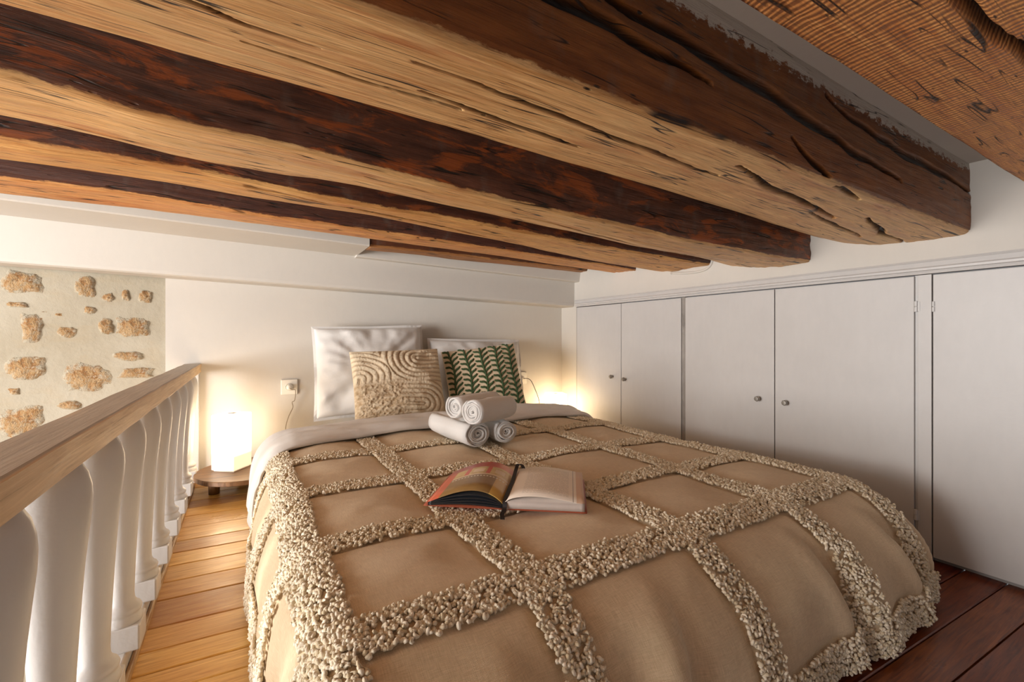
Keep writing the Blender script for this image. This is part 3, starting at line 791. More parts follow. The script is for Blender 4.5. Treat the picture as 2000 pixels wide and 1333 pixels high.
def surf(X, Y, lift=0.0, folds=1.0):
    """cloth over the bed: X, Y run along the cloth; past the mattress edge it hangs to the floor"""
    X = np.asarray(X, float); Y = np.asarray(Y, float)
    el = np.maximum(XL - X, 0); er = np.maximum(X - XRR, 0); ef = np.maximum(YF - Y, 0)
    left = X < 0.9
    ex = np.where(left, el / LL, er / LR); ey = ef / LF
    r = (ex ** 4 + ey ** 4) ** 0.25
    rr = np.minimum(r, 1.0); over = np.maximum(r - 1.0, 0)
    th = np.arctan2(ey, np.maximum(ex, 1e-9)); th = np.where(r < 1e-6, 0, th)
    c_, s_ = np.cos(th), np.sin(th)
    hx = np.where(left, np.interp(rr * LL, TBL['l'][0], TBL['l'][1]), np.interp(rr * LR, TBL['r'][0], TBL['r'][1])) + over * 0.3
    hf = np.interp(rr * LF, TBL['f'][0], TBL['f'][1]) + over * 0.3
    zx_ = np.where(left, np.interp(rr * LL, TBL['l'][0], TBL['l'][2]), np.interp(rr * LR, TBL['r'][0], TBL['r'][2]))
    zf_ = np.interp(rr * LF, TBL['f'][0], TBL['f'][2])
    z = ZT + np.where(r < 1e-6, 0, zx_ * c_ ** 2 + zf_ * s_ ** 2)
    sgn = np.where(left, -1.0, 1.0)
    # hanging folds, growing towards the hem
    k = sstep(0.15, 0.8, rr) * folds
    fx = (0.020 * vnoise(Y * 5.5, X * 0.8, 3.1, 41) + 0.012 * vnoise(Y * 13, X * 2, 0, 42)) * k * c_ ** 2
    fy = (0.042 * vnoise(X * 3.9 + 0.6, Y * 0.8, 1.7, 43) + 0.016 * vnoise(X * 9, Y * 2, 0, 44)) * k * s_ ** 2
    # a few deeper creases in the foot drape
    for cx_, cs_, cw_, cd_ in ((0.33, 0.25, 0.035, 0.022), (0.74, -0.20, 0.045, 0.030), (1.17, 0.22, 0.035, 0.034), (1.50, 0.30, 0.040, 0.040), (1.62, 0.55, 0.022, 0.030)):
        u_ = (X - cx_ - cs_ * ef) / cw_
        fy = fy + cd_ * k * s_ ** 2 * (0.55 * np.exp(-((u_ + 1.3) / 1.1) ** 2) - np.exp(-u_ ** 2) * (u_ > 0) - np.exp(-(u_ / 0.55) ** 2) * (u_ <= 0))
    top = 1 - sstep(0.0, 0.35, rr)
    bx = np.clip(X, XL, XRR); by = np.maximum(Y, YF)
    z = z + top * (0.007 * fbm(bx * 3.3, by * 3.3, 0, 45, 3) + 0.010 * np.sin(np.clip((bx - 0.1) / 0.39, 0, 4) * 2 * PI - PI / 2) * 0.3)
    z = z + (1 - top) * 0.004 * fbm(X * 6, Y * 6, 4, 46, 3)
    px_ = np.where(left, np.maximum(X, XL), np.minimum(X, XRR)) + sgn * (hx * c_ * (r > 1e-6) + fx)
    py_ = np.maximum(Y, YF) - hf * s_ - fy
    P = np.stack([px_, py_, np.maximum(z, 0.006)], -1)
    if np.any(np.asarray(lift) != 0):
        return P + surf_n(X, Y, folds) * np.asarray(lift)[..., None]
    return P
def surf_n(X, Y, folds=1.0):
    e = 0.004
    a = surf(X + e, Y, 0.0, folds) - surf(X - e, Y, 0.0, folds); b = surf(X, Y + e, 0.0, folds) - surf(X, Y - e, 0.0, folds)
    n = np.cross(a, b); n /= np.maximum(np.linalg.norm(n, axis=-1, keepdims=True), 1e-9)
    return n

COLS = [XL - LL + 0.045, 0.11, 0.47, 0.885, 1.30, 1.66, XRR + LR - 0.045]
ROWS = [YF - LF + 0.045, 0.715, 1.06, 1.445, 1.835]
Y_TOP = 2.20
HW = 0.036                                         # half width of a tufted strip
nxg, nyg = 230, 190
gx = np.linspace(XL - LL, XRR + LR, nxg); gy = np.linspace(YF - LF, Y_TOP, nyg)
GX, GY = np.meshgrid(gx, gy, indexing='ij')
dx = np.min([np.abs(GX - c) for c in COLS], 0); dy = np.min([np.abs(GY - c) for c in ROWS], 0)
dd = np.minimum(dx, dy)
lift = 0.012 + 0.007 * sstep(HW, HW + 0.14, dd) - 0.006 * np.exp(-((dd - HW) / 0.009) ** 2)     # quilted cells, sunk along the seams
lift = lift + 0.0016 * fbm(GX * 9, GY * 28, 0, 47, 2) * sstep(HW, HW + .05, dd)
PB = surf(GX, GY, lift).reshape(-1, 3)
blanket = mk_np('tufted_blanket', PB, grid_quads(nxg, nyg)[:, ::-1], M['linen'], None, True, {'cloth': ('FLOAT_VECTOR', np.stack([GX, GY, 0 * GX], -1).reshape(-1, 3))})
tag(blanket, 'taupe linen blanket with a grid of cream tufted strips spread over the bed', 'blanket')
so = blanket.modifiers.new('thickness', 'SOLIDIFY'); so.thickness = 0.005; so.offset = -1

rng = np.random.default_rng(7)
def tuft_mesh(px_, py_, base):
    """short bent yarn loops standing on the cloth at (px_, py_)"""
    n = len(px_); S = 5
    P0 = surf(px_, py_, base); Nn = surf_n(px_, py_)
    r1 = rng.normal(size=(n, 3)); T = r1 - (r1 * Nn).sum(1, keepdims=True) * Nn; T /= np.linalg.norm(T, axis=1, keepdims=True)
    up = rng.uniform(0.15, 0.95, (n, 1))
    D = T * np.sqrt(1 - up ** 2 * 0.8) + Nn * up; D /= np.linalg.norm(D, axis=1, keepdims=True)
    B = np.cross(D, T + 0.3 * Nn); B /= np.maximum(np.linalg.norm(B, axis=1, keepdims=True), 1e-6); E_ = np.cross(D, B)
    Lh = rng.uniform(0.0032, 0.0062, (n, 1)); rad = rng.uniform(0.0029, 0.0041, (n, 1))
    cen = P0 + Nn * (0.003 + Lh * up * 0.6) + T * 0.0
    bend = rng.normal(size=(n, 1)) * 0.0025
    rings = []
    for t, rk in ((-1.0, 0.62), (-0.5, 1.0), (0.45, 1.0), (1.0, 0.66)):
        c_ = cen + D * Lh * t + B * bend * (1 - t * t)
        for q in range(S):
            a = 2 * PI * q / S
            rings.append(c_ + (B * math.cos(a) + E_ * math.sin(a)) * rad * rk)
    V = np.stack(rings, 1)                            # n, 4*S, 3
    tri = []
    for k in range(3):
        for q in range(S):
            a, b = k * S + q, k * S + (q + 1) % S
            tri += [(a, b, b + S), (a, b + S, a + S)]
    for k, fl in ((0, True), (3 * S, False)):
        for q in range(1, S - 1):
            f_ = (k, k + q, k + q + 1); tri.append(f_[::-1] if fl else f_)
    tri = np.array(tri)
    F = (tri[None] + (np.arange(n) * 4 * S)[:, None, None]).reshape(-1, 3)
    tone = np.repeat(rng.uniform(0.0, 1.0, n), 4 * S)
    return V.reshape(-1, 3), F, tone
def strip(axis, c, lo, hi):
    hw = HW + 0.004
    area_ = (hi - lo) * 2 * hw; n = int(area_ / (0.0064 ** 2))
    a = rng.uniform(lo, hi, n); b = c + rng.uniform(-hw, hw, n)
    b = b + 0.006 * vnoise(a * 8, np.full(n, c), 0, 9)
    px_, py_ = (a, b) if axis == 'x' else (b, a)
    keep = (py_ < Y_TOP - 0.02) & (px_ > XL - LL) & (px_ < XRR + LR) & (py_ > YF - LF)
    V, F, tone = tuft_mesh(px_[keep], py_[keep], 0.013)
    o = mk_np('tufted_strip', V, F, M['tuft'], blanket, True, {'tone': ('FLOAT', tone)})
    o['kind'] = 'stuff'
for c in ROWS: strip('x', c, XL - LL, XRR + LR)
for c in COLS: strip('y', c, YF - LF, Y_TOP)

# white duvet turned back over the head of the blanket
def duvet():
    nu, nt = 170, 44
    X = np.linspace(XL - LL * 0.78, XRR + LR * 0.9, nu)
    yfr = 2.085 - 0.08 * sstep(0.55, 0.1, X) - 0.13 * sstep(0.16, -0.12, X) - 0.03 * sstep(1.4, 1.8, X)
    yb = 2.43
    T = np.linspace(0, 1, nt)
    XX, TT = np.meshgrid(X, T, indexing='ij')
    YF_ = np.repeat(yfr[:, None], nt, 1)
    # profile of the turned edge: rolls up, crests, sinks towards the pillows
    yk = np.interp(TT, [0, 0.06, 0.12, 0.2, 0.45, 0.75, 1], [0.07, 0.004, -0.006, 0.02, 0.22, 0.42, 0.50])
    lk = np.interp(TT, [0, 0.06, 0.12, 0.2, 0.45, 0.75, 1], [0.022, 0.026, 0.044, 0.062, 0.078, 0.054, 0.012])
    lk = lk * (1 - 0.40 * sstep(XL + 0.04, XL - 0.06, XX)) * (0.80 + 0.28 * sstep(0.2, 0.9, XX) * sstep(1.9, 1.2, XX))
    YY = YF_ + yk * (yb - YF_) / 0.5
    wr = 0.008 * vnoise(XX * 2.2, YY * 20 + XX * 2, 0, 51) + 0.005 * vnoise(XX * 5, YY * 36 + XX * 7, 0, 52) + 0.010 * vnoise(XX * 4, YY * 5, 0, 53) + 0.003 * vnoise(XX * 11, YY * 50 - XX * 9, 0, 54)
    P = surf(XX, YY, lk + wr * sstep(0.0, 0.15, TT), 0.5)
    o = mk_np('duvet', P.reshape(-1, 3), grid_quads(nu, nt)[:, ::-1], M['sheet'], None, True)
    so = o.modifiers.new('thickness', 'SOLIDIFY'); so.thickness = 0.012; so.offset = -1
    sb = o.modifiers.new('smooth', 'SUBSURF'); sb.levels = 1; sb.render_levels = 1
    tag(o, 'white duvet edge turned back across the bed in front of the cushions', 'duvet')
duvet()

# ------------------------------------------------------------------ pillows and cushions
def pad_points(w, h, t, A, B, pinch=0.05, power=0.42, ear=0.0):
    """front surface of a pad; A, B in [-1, 1]"""
    x = w / 2 * A * (1 - pinch * (1 - B ** 2)); z = h / 2 * B * (1 - pinch * (1 - A ** 2))
    d = t / 2 * np.clip((1 - A ** 2) * (1 - B ** 2), 0, 1) ** power
    return x, d, z
def pad(name, w, h, t, mat, seed, n=56, wr=0.008, flange=0.0, parent=None, disp=None, pinch=0.05, attrs=None, power=0.42):
    u = np.sin(np.linspace(-1, 1, n) * PI / 2 * 0.92) / math.sin(PI / 2 * 0.92)
    A, B = np.meshgrid(u, u, indexing='ij')
    x, d, z = pad_points(w, h, t, A, B, pinch, power)
    fade = np.clip((1 - A ** 2) * (1 - B ** 2) * 6, 0, 1)
    rad = np.arctan2(B, A)
    k = wr * (fbm(A * 1.6 + seed, B * 1.6, 0, seed, 3) + 0.5 * vnoise(rad * 7, np.hypot(A, B) * 1.5, 0, seed + 3) * np.hypot(A, B))
    f = d + k * fade + (disp if disp is not None else 0)
    bk = -d + 0.6 * k * fade
    V1 = np.stack([x, -f, z], -1).reshape(-1, 3); V2 = np.stack([x, -bk, z], -1).reshape(-1, 3)
    q = grid_quads(n, n)
    o = mk_np(name, np.concatenate([V1, V2]), np.concatenate([q, q[:, ::-1] + n * n]), mat, parent, True, attrs(A, B) if attrs else None)
    bm = bmesh.new(); bm.from_mesh(o.data); bmesh.ops.remove_doubles(bm, verts=bm.verts, dist=0.0006); bmesh.ops.recalc_face_normals(bm, faces=bm.faces); bm.to_mesh(o.data); bm.free()
    return o
def stand(o, x, y, z, h, lean, yaw, roll=0.0):
    """put a pad on its lower edge: leaning back, turned, tilted in its own plane"""
    Mx = Matrix.Translation((x, y, z)) @ Matrix.Rotation(yaw, 4, 'Z') @ Matrix.Rotation(-lean, 4, 'X') @ Matrix.Rotation(roll, 4, 'Y') @ Matrix.Translation((0, 0, h / 2))
    o.matrix_world = Mx
def flange(w, h, parent, pinch, fw=0.018):
    """flat border sewn round a pillowcase"""
    n = 26; V = []; F = []
    e = np.linspace(-1, 1, n)
    loop = [(a, -1) for a in e[:-1]] + [(1, b) for b in e[:-1]] + [(-a, 1) for a in e[:-1]] + [(-1, -b) for b in e[:-1]]
    for (a, b) in loop:
        for s_, dy_ in ((0.985, 0.004), (1.0 + 2 * fw / w, 0.0025), (1.0 + 2 * fw / w, -0.0025), (0.985, -0.004)):
            x = w / 2 * a * (1 - pinch * (1 - b * b)); z = h / 2 * b * (1 - pinch * (1 - a * a))
            wv = 0.012 * float(vnoise(a * 3, b * 3, 5, 61)) * (s_ > 1)
            V.append((x * s_, -dy_ + wv, z * (1 + (s_ - 1) * w / h)))
    m = len(loop)
    for i in range(m):
        for j in range(4): F.append((i * 4 + j, i * 4 + (j + 1) % 4, ((i + 1) % m) * 4 + (j + 1) % 4, ((i + 1) % m) * 4 + j))
    return mk('flange', V, F, M['pillow'], parent, False)
pw = pad('pillow', 0.62, 0.52, 0.20, M['pillow'], 71, 60, 0.022, pinch=0.03, power=0.34)
flange(0.62, 0.52, pw, 0.03, 0.016); stand(pw, 0.655, 2.70, 0.335, 0.52, math.radians(13), ang, math.radians(-1.5))
tag(pw, 'large white square pillow leaning on the wall, left, behind the ribbed cushion', 'pillow')
pw2 = pad('pillow', 0.62, 0.44, 0.18, M['pillow'], 77, 60, 0.022, pinch=0.03, power=0.34)
flange(0.62, 0.44, pw2, 0.03, 0.016); stand(pw2, 1.310, 2.615, 0.335, 0.44, math.radians(15), ang, math.radians(1.0))
tag(pw2, 'white pillow leaning on the wall, right, behind the green leafy cushion', 'pillow')

def rib_field(A, B):
    """height of the tufted ribs: arches opening left, ovals at the upper and lower right"""
    def seg(ax, ay, bx, by):
        dx_, dy_ = bx - ax, by - ay; L2 = dx_ * dx_ + dy_ * dy_ + 1e-9
        t = np.clip(((A - ax) * dx_ + (B - ay) * dy_) / L2, 0, 1)
        return np.hypot(A - ax - dx_ * t, B - ay - dy_ * t)
    d1 = seg(0.42, 0.64, 1.3, 0.66); d2 = seg(-0.02, -0.66, 0.42, -0.70); d3 = seg(-0.92, 0.02, -0.90, 0.15)
    d = np.minimum(np.minimum(d1, d2 + 0.03), d3 + 0.05)
    rib = 0.5 + 0.5 * np.cos(2 * PI * d / 0.128)
    shag = sstep(0.25, -0.15, A) * sstep(0.12, -0.10, B)
    nz = 0.5 + 0.5 * fbm(A * 22, B * 22, 0, 81, 2)
    low = 0.5 + 0.5 * np.cos(2 * PI * B / 0.15)
    return (rib ** 0.24) * (1 - shag) + shag * (0.65 * nz + 0.2 * low)
nR = 190
uu = np.sin(np.linspace(-1, 1, nR) * PI / 2 * 0.92) / math.sin(PI / 2 * 0.92)
Ag, Bg = np.meshgrid(uu, uu, indexing='ij')
rf = rib_field(Ag, Bg)
fadeg = np.clip((1 - Ag ** 2) * (1 - Bg ** 2) * 10, 0, 1)
cb = pad('cushion', 0.50, 0.40, 0.20, M['rib'], 83, nR, 0.012, disp=0.011 * (rf - 0.4) * fadeg + 0.002 * fbm(Ag * 40, Bg * 40, 0, 82, 2) * fadeg,
         pinch=0.035, attrs=lambda A, B: {'rib': ('FLOAT', np.concatenate([rf.ravel(), np.full(rf.size, 0.7)]))})
stand(cb, 0.742, 2.415, 0.335, 0.40, math.radians(20), math.radians(-3), math.radians(-1.5))
tag(cb, 'oatmeal cushion with tufted arching ribs leaning on the left pillow', 'cushion')

gw, gh, gt = 0.47, 0.42, 0.16
cg = pad('cushion', gw, gh, gt, M['cushion'], 91, 70, 0.004, pinch=0.035)
def green_pt(a, b, lift_):
    x, d, z = pad_points(gw, gh, gt, np.asarray(a, float), np.asarray(b, float), 0.035)
    fade = np.clip((1 - np.asarray(a) ** 2) * (1 - np.asarray(b) ** 2) * 6, 0, 1)
    k = 0.004 * (fbm(np.asarray(a) * 1.6 + 91, np.asarray(b) * 1.6, 0, 91, 3) + 0.5 * vnoise(np.arctan2(b, a) * 7, np.hypot(a, b) * 1.5, 0, 94) * np.hypot(a, b)) * fade
    return np.stack([x, -(d + k) - lift_, z], -1)
for vi, va in enumerate((-0.82, -0.42, -0.02, 0.38, 0.76)):
    bm = bmesh.new()
    tb = np.linspace(-0.97, 0.97, 26)
    bm_tube(bm, [tuple(p) for p in green_pt(np.clip(va + 0.02 * np.sin(tb * 5 + vi), -.97, .97), tb, 0.001)], 0.0062, 6)
    for b0 in np.arange(-1.06, 0.92, 0.160):
        for sd in (-1, 1):
            t = np.linspace(0, 1, 7)
            a_ = va + sd * 0.185 * t; b_ = b0 + (0.25 if sd > 0 else 0.15) * t + 0.03 * np.sin(t * PI * 1.6) + 0.02 * vi % 0.05
            ok = (np.abs(a_) < 0.985) & (np.abs(b_) < 0.985)
            if ok.sum() < 4: continue
            p = green_pt(a_[ok], b_[ok], 0.0008)
            rr_ = (0.0030 + 0.0044 * np.sin(np.clip(t * 1.02, 0, 1) * PI * 0.86))[ok]
            bm_tube(bm, [tuple(q) for q in p], [float(q) for q in rr_], 6)
    o = from_bm('embroidered_vine', bm, M['green'], cg, True); o['label'] = 'raised green leaf embroidery'
stand(cg, 1.275, 2.405, 0.325, 0.42, math.radians(18), math.radians(-16), math.radians(-7))
tag(cg, 'square beige cushion embroidered with rows of green leaves', 'cushion')

# ------------------------------------------------------------------ rolled towels
def towel(seed, R, L, squash, turns):
    th = 0.0085; n = int(turns * 26); ny = 12
    phi = np.linspace(0, turns * 2 * PI, n)
    rr_ = R - th / 2 - (th * 1.03) * phi / (2 * PI)
    rr_ = np.maximum(rr_, 0.004)
    V = []
    ts = np.linspace(0, 1, ny)
    for yi, t in enumerate(ts):
        for side in (0.5, -0.5):
            r = rr_ + side * th * 0.94
            w = 0.0032 * vnoise(phi * 1.2, t * 4 + 0 * phi, 0, seed) * np.minimum(r / 0.03, 1) + 0.0014 * vnoise(phi * 5, t * 16 + 0 * phi, 0, seed + 1)
            r = np.maximum(r + w, 0.001)
            endf = 1 - 0.06 * abs(2 * t - 1) ** 6
            ax = (t - 0.5) * L + (abs(2 * t - 1) ** 8) * np.sign(t - 0.5) * (0.007 * vnoise(phi / (2 * PI) * 1.3, 0 * phi, seed, seed + 2) - 0.004 * phi / (turns * 2 * PI))
            V.append(np.stack([r * np.cos(phi + 2.2) * endf, ax, (r * np.sin(phi + 2.2)) * squash * endf], -1))
    V = np.array(V)                                   # ny*2, n, 3
    idx = np.arange(ny * 2 * n).reshape(ny, 2, n)
    Q = []
    o_, i_ = idx[:, 0], idx[:, 1]
    Q.append(np.stack([o_[:-1, :-1], o_[:-1, 1:], o_[1:, 1:], o_[1:, :-1]], -1).reshape(-1, 4))
    Q.append(np.stack([i_[:-1, :-1], i_[1:, :-1], i_[1:, 1:], i_[:-1, 1:]], -1).reshape(-1, 4))
    for e in (0, ny - 1): Q.append(np.stack([o_[e, :-1], o_[e, 1:], i_[e, 1:], i_[e, :-1]], -1).reshape(-1, 4))
    for e in (0, n - 1): Q.append(np.stack([o_[:-1, e], o_[1:, e], i_[1:, e], i_[:-1, e]], -1).reshape(-1, 4))
    o = mk_np('rolled_towel', V.reshape(-1, 3), np.concatenate(Q), M['terry'], None, True)
    bm = bmesh.new(); bm.from_mesh(o.data); bmesh.ops.recalc_face_normals(bm, faces=bm.faces); bm.to_mesh(o.data); bm.free()
    return o
TG = 'white towels rolled up on the bed'
def put_towel(o, near_end, far_end, label):
    a = Vector(near_end); b = Vector(far_end); d = b - a
    o.location = (a + b) / 2; o.rotation_euler = (math.asin(d.z / d.length), 0, math.atan2(-d.x, d.y))
    tag(o, label, 'towel', TG)
put_towel(towel(1, 0.069, 0.34, 0.84, 6.6), (0.822, 1.66, 0.388), (0.795, 1.99, 0.388), 'lower left rolled white towel, its long side facing the ribbed cushion')
put_towel(towel(2, 0.061, 0.30, 0.86, 5.9), (0.956, 1.655, 0.383), (0.955, 1.955, 0.383), 'lower right rolled white towel, only its end spiral showing')
put_towel(towel(3, 0.056, 0.26, 0.97, 5.3), (0.760, 1.59, 0.492), (0.992, 1.70, 0.486), 'upper front rolled white towel lying across the two below')
put_towel(towel(4, 0.051, 0.26, 1.0, 4.9), (0.738, 1.705, 0.497), (0.972, 1.81, 0.497), 'upper rear rolled white towel, nearest to the cushions')

# ------------------------------------------------------------------ open book
def m_photo():
    n = N('printed_photo_page'); uv = n.attr('page'); s = n.xyz(uv); u, v = s[0], s[1]
    ns = n.noise(uv, 9, 4); red = lin(204, 84, 56); yel = lin(214, 186, 118); brn = lin(128, 98, 58); pal = lin(222, 196, 160)
    col = n.mix(n.mrange(ns, 0.4, 0.6), yel, lin(196, 160, 96))
    def bandm(x, a, b): return n.math('MULTIPLY', n.math('GREATER_THAN', x, a), n.math('LESS_THAN', x, b))
    for a, b in ((0.30, 0.37), (0.62, 0.68)): col = n.mix(bandm(u, a, b), col, red)
    for a, b in ((0.42, 0.58), (0.74, 0.88)): col = n.mix(n.math('MULTIPLY', bandm(u, a, b), bandm(v, 0.62, 0.74)), col, pal)
    col = n.mix(n.math('GREATER_THAN', v, 0.82), col, red)
    col = n.mix(n.math('LESS_THAN', v, 0.52), col, n.mix(ns, brn, lin(160, 126, 76)))
    col = n.mix(n.math('MULTIPLY', n.math('LESS_THAN', v, 0.52), n.math('GREATER_THAN', u, 0.80)), col, lin(206, 166, 92))
    col = n.mix(bandm(v, 0.52, 0.56), col, pal)
    dash = n.math('GREATER_THAN', n.math('FRACT', n.math('MULTIPLY', u, 22.0)), 0.45)
    col = n.mix(n.math('MULTIPLY', bandm(v, 0.455, 0.485), dash), col, lin(224, 212, 190))
    col = n.mix(n.math('LESS_THAN', u, 0.14), col, lin(204, 100, 70))
    return n.done(col, 0.35)
def m_text():
    n = N('printed_text_page'); uv = n.attr('page'); s = n.xyz(uv); u, v = s[0], s[1]
    line = n.math('GREATER_THAN', n.math('FRACT', n.math('MULTIPLY', v, 34.0)), 0.5)
    word = n.math('GREATER_THAN', n.noise(n.comb(n.math('MULTIPLY', u, 60.0), n.math('MULTIPLY', n.math('FLOOR', n.math('MULTIPLY', v, 34.0)), 7.3)), 1.0, 1), 0.42)
    inu = n.math('MULTIPLY', n.math('GREATER_THAN', u, 0.2), n.math('LESS_THAN', u, 0.80)); inv = n.math('MULTIPLY', n.math('GREATER_THAN', v, 0.10), n.math('LESS_THAN', v, 0.92))
    k = n.math('MULTIPLY', n.math('MULTIPLY', line, word), n.math('MULTIPLY', inu, inv))
    col = n.mix(n.math('MULTIPLY', k, 0.34), lin(238, 224, 208), lin(130, 118, 110))
    rule = n.math('MULTIPLY', n.math('GREATER_THAN', u, 0.855), n.math('LESS_THAN', u, 0.862))
    col = n.mix(rule, col, lin(120, 108, 100)); col = n.mix(n.math('GREATER_THAN', u, 0.90), col, lin(214, 178, 150))
    return n.done(col, 0.5)
M['paper'] = m_paint('book_paper_edges', lin(206, 194, 186), 0.7, 0.08, 0.02)
M['page_dark'] = m_paint('dark_printed_pages', (0.018, 0.02, 0.024), 0.25, 0.0, 0.0)
M['cover'] = m_paint('rust_book_cover', lin(168, 84, 56), 0.5, 0.06, 0.02)
M['ribbon'] = m_paint('black_ribbon', (0.012, 0.009, 0.009), 0.6, 0.0, 0.0)
book = tag(empty('open_book', (0.578, 1.012, 0.338), math.radians(-38.0)), 'open book with a colour photo page and black ribbon lying on the blanket', 'book')
bw, bh = 0.205, 0.268
def sheet(name, fz, x0, x1, y0, y1, mat, th=0.0012, uvf=None):
    n = 22; V = []; A = []
    xs = np.linspace(x0, x1, n); m = 5
    for s_ in (0, 1):
        for i, x in enumerate(xs):
            for j in range(m):
                y = y0 + (y1 - y0) * j / (m - 1)
                V.append((x, y, fz(x, (y - y0) / (y1 - y0)) - s_ * th)); A.append((abs((x - (x0 if uvf != 'L' else x0)) / (x1 - x0)), (y - y0) / (y1 - y0), 0))
    q = grid_quads(n, m); nn = n * m; F = [tuple(r) for r in q] + [tuple(r[::-1] + nn) for r in q]
    for i in range(n - 1):
        for j in (0, m - 1): F.append((i * m + j, (i + 1) * m + j, nn + (i + 1) * m + j, nn + i * m + j))
    for i in (0, n - 1):
        for j in range(m - 1): F.append((i * m + j, i * m + j + 1, nn + i * m + j + 1, nn + i * m + j))
    o = mk(name, V, F, mat, book, True, None, {'page': ('FLOAT_VECTOR', np.array(A))})
    bm = bmesh.new(); bm.from_mesh(o.data); bmesh.ops.recalc_face_normals(bm, faces=bm.faces); bm.to_mesh(o.data); bm.free()
    return o
arch = lambda hgt, end: (lambda x, v: 0.006 + end * min(1, -x / bw) + hgt * math.sin(min(1.0, (-x / bw)) ** 0.72 * PI) + 0.0)
for hgt, end, nm, mt in ((0.0385, 0.004, 'page', m_photo()), (0.026, 0.003, 'page', M['page_dark']), (0.0175, 0.0015, 'page', M['page_dark']), (0.010, 0.0, 'page', M['page_dark'])):
    o = sheet(nm, arch(hgt, end), -bw, -0.001, 0.0, bh, mt, 0.0022)
    o['label'] = 'colour photo page' if hgt > 0.03 else 'dark page'
sheet('page_block', lambda x, v: 0.004 + 0.006 * math.sin(min(1.0, -x / bw) * PI), -bw, -0.001, 0.0, bh, M['page_dark'], 0.004)
sheet('cover_board', lambda x, v: 0.0 + 0.0005, -bw - 0.012, -0.004, 0.001, bh + 0.003, M['cover'], 0.003)
sheet('page_block', lambda x, v: 0.021 - 0.004 * math.exp(-x / 0.012), 0.001, bw, 0.0, bh, M['paper'], 0.019)
tp = sheet('page', lambda x, v: 0.0235 + 0.0130 * math.sin(min(1.0, x / (bw * 0.93)) ** 0.8 * PI) - 0.006 * math.exp(-x / 0.01), 0.001, bw, 0.0, bh, m_text(), 0.0012)
tp['label'] = 'pale text page'
sheet('cover_board', lambda x, v: 0.0005, 0.004, bw + 0.006, 0.001, bh + 0.002, M['cover'], 0.003)
sp = box('spine', -0.005, 0.005, -0.004, bh + 0.004, -0.003, 0.001, M['cover'], book)
def ribbon(path, w, nm):
    V = []; F = []
    for i, p in enumerate(path):
        p = Vector(p)
        for dx_, dz_ in ((-w, 0.0007), (w, 0.0007), (w, -0.0007), (-w, -0.0007)): V.append((p.x + dx_, p.y, p.z + dz_))
    for i in range(len(path) - 1):
        for j in range(4): F.append((i * 4 + j, i * 4 + (j + 1) % 4, (i + 1) * 4 + (j + 1) % 4, (i + 1) * 4 + j))
    F.append((0, 1, 2, 3)); F.append(tuple(len(path) * 4 - 4 + k for k in (3, 2, 1, 0)))
    o = mk(nm, V, F, M['ribbon'], book); o['label'] = 'black ribbon bookmark'
ribbon(smooth_path([(0.024, bh - 0.022, 0.036), (0.016, bh - 0.004, 0.041), (0.004, bh + 0.004, 0.040), (0.0, bh - 0.02, 0.030), (0.002, bh * 0.6, 0.026), (0.001, 0.06, 0.024), (0.0, 0.004, 0.020), (0.001, -0.008, 0.004), (-0.002, -0.03, -0.002), (0.004, -0.062, -0.002)], 5), 0.0055, 'ribbon')

# ------------------------------------------------------------------ lamps, side tables, sockets
def m_glow():
    n = N('lit_opal_glass'); z = n.xyz(n.coord())[2]
    k = n.mrange(z, 0.075, 0.125)
    st = n.math('ADD', n.math('MULTIPLY', k, 7.2), 0.75)
    n.put(n.b.inputs['Emission Color'], (1.0, 0.74, 0.45)); n.put(n.b.inputs['Emission Strength'], st)
    return n.done((0.9, 0.86, 0.78), 0.4)
M['glow'] = m_glow()
M['opal'] = m_paint('opal_white', (0.85, 0.80, 0.70), 0.35, 0.0, 0.0)
def lamp(x, y, z, rz, label):
    t = tag(empty('table_lamp', (x, y, z), rz), label, 'lamp', 'glowing white block lamps')
    w = 0.064
    box('lamp_shade', -w, w, -w, w, 0.006, 0.287, M['glow'], t, 0.004)
    box('lamp_foot', -w + 0.008, w - 0.008, -w + 0.008, w - 0.008, 0.0, 0.006, M['opal'], t)
    bm = bmesh.new(); bm_lathe(bm, [(0.022, 0.2868), (0.024, 0.289), (0.020, 0.2905), (0.004, 0.2905)], 20)
    from_bm('top_cap', bm, M['opal'], t, True)
    return t
def side_table(x, y, r, label):
    t = tag(empty('side_table', (x, y, 0)), label, 'table', 'low round side tables')
    bm = bmesh.new(); bm_lathe(bm, [(r - 0.004, 0.076), (r, 0.079), (r, 0.096), (r - 0.003, 0.1)], 56); from_bm('tabletop', bm, M['table'], t)
    for k in range(4):
        a = math.radians(192) + k * PI / 2
        bm = bmesh.new(); bm_lathe(bm, [(0.024, 0.0005), (0.026, 0.078)], 20)
        o = from_bm('leg', bm, M['table'], t, True); o.location = ((r - 0.085) * math.cos(a), (r - 0.085) * math.sin(a), 0)
    return t
side_table(0.018, 2.735, 0.238, 'low round brown side table left of the bed beside the balustrade')
lamp(-0.0575, 2.764, 0.1005, math.radians(-38), 'square white glowing lamp on the round table by the balustrade')
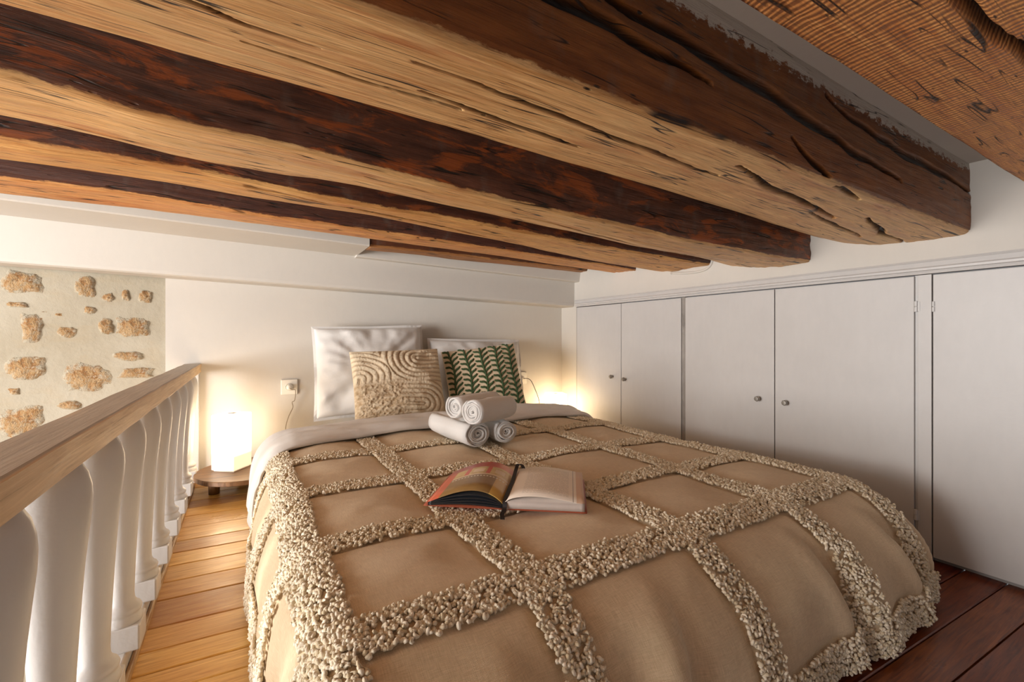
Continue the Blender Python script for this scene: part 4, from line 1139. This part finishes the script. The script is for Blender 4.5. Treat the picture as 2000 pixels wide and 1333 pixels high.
side_table(1.895, 2.575, 0.155, 'low round side table hidden in the corner right of the bed')
lamp(1.905, 2.60, 0.1005, math.radians(-20), 'square white glowing lamp in the corner by the cupboards')

def socket(x, z, label, cord_pts, cord_mat):
    y = wy(x)
    t = tag(empty('wall_socket', (x, y, z), ang), label, 'socket')
    box('face_plate', -0.044, 0.044, -0.011, 0, -0.044, 0.044, M['plastic'], t, 0.003)
    bm = bmesh.new(); bm_lathe(bm, [(0.023, 0), (0.023, 0.003), (0.020, 0.004), (0.019, 0.002)], 24)
    bmesh.ops.rotate(bm, verts=bm.verts, cent=(0, 0, 0), matrix=Matrix.Rotation(PI / 2, 3, 'X'))
    o = from_bm('socket_ring', bm, M['plastic'], t, True); o.location = (0, -0.0105, 0)
    c_ = tag(empty('plug_and_cord', (x, y - 0.014, z), ang), label.replace('wall socket', 'plug and cord at the socket'), 'plug')
    bm = bmesh.new(); bm_lathe(bm, [(0.018, 0), (0.018, 0.012), (0.014, 0.026), (0.007, 0.032)], 20)
    bmesh.ops.rotate(bm, verts=bm.verts, cent=(0, 0, 0), matrix=Matrix.Rotation(PI / 2, 3, 'X'))
    from_bm('plug', bm, M['plastic'], c_, True)
    bm = bmesh.new(); bm_tube(bm, smooth_path(cord_pts, 5), 0.0024, 6); from_bm('cord', bm, cord_mat, c_, True)
socket(0.227, 0.492, 'white wall socket left of the pillows', [(0.0, -0.030, -0.002), (0.014, -0.034, -0.012), (0.032, -0.028, -0.018), (0.028, -0.02, -0.075), (0.014, -0.014, -0.088), (0.018, -0.012, -0.11), (0.016, -0.012, -0.125), (-0.004, -0.012, -0.17), (-0.018, -0.012, -0.22), (-0.03, -0.02, -0.30), (-0.08, -0.04, -0.39)], M['cord'])
socket(1.722, 0.490, 'white wall socket right of the pillows behind the green cushion', [(0.0, -0.030, 0.0), (0.03, -0.045, 0.0), (0.055, -0.05, -0.02), (0.085, -0.05, -0.08), (0.11, -0.05, -0.14), (0.12, -0.05, -0.19), (0.14, -0.04, -0.33)], M['black_cord'])
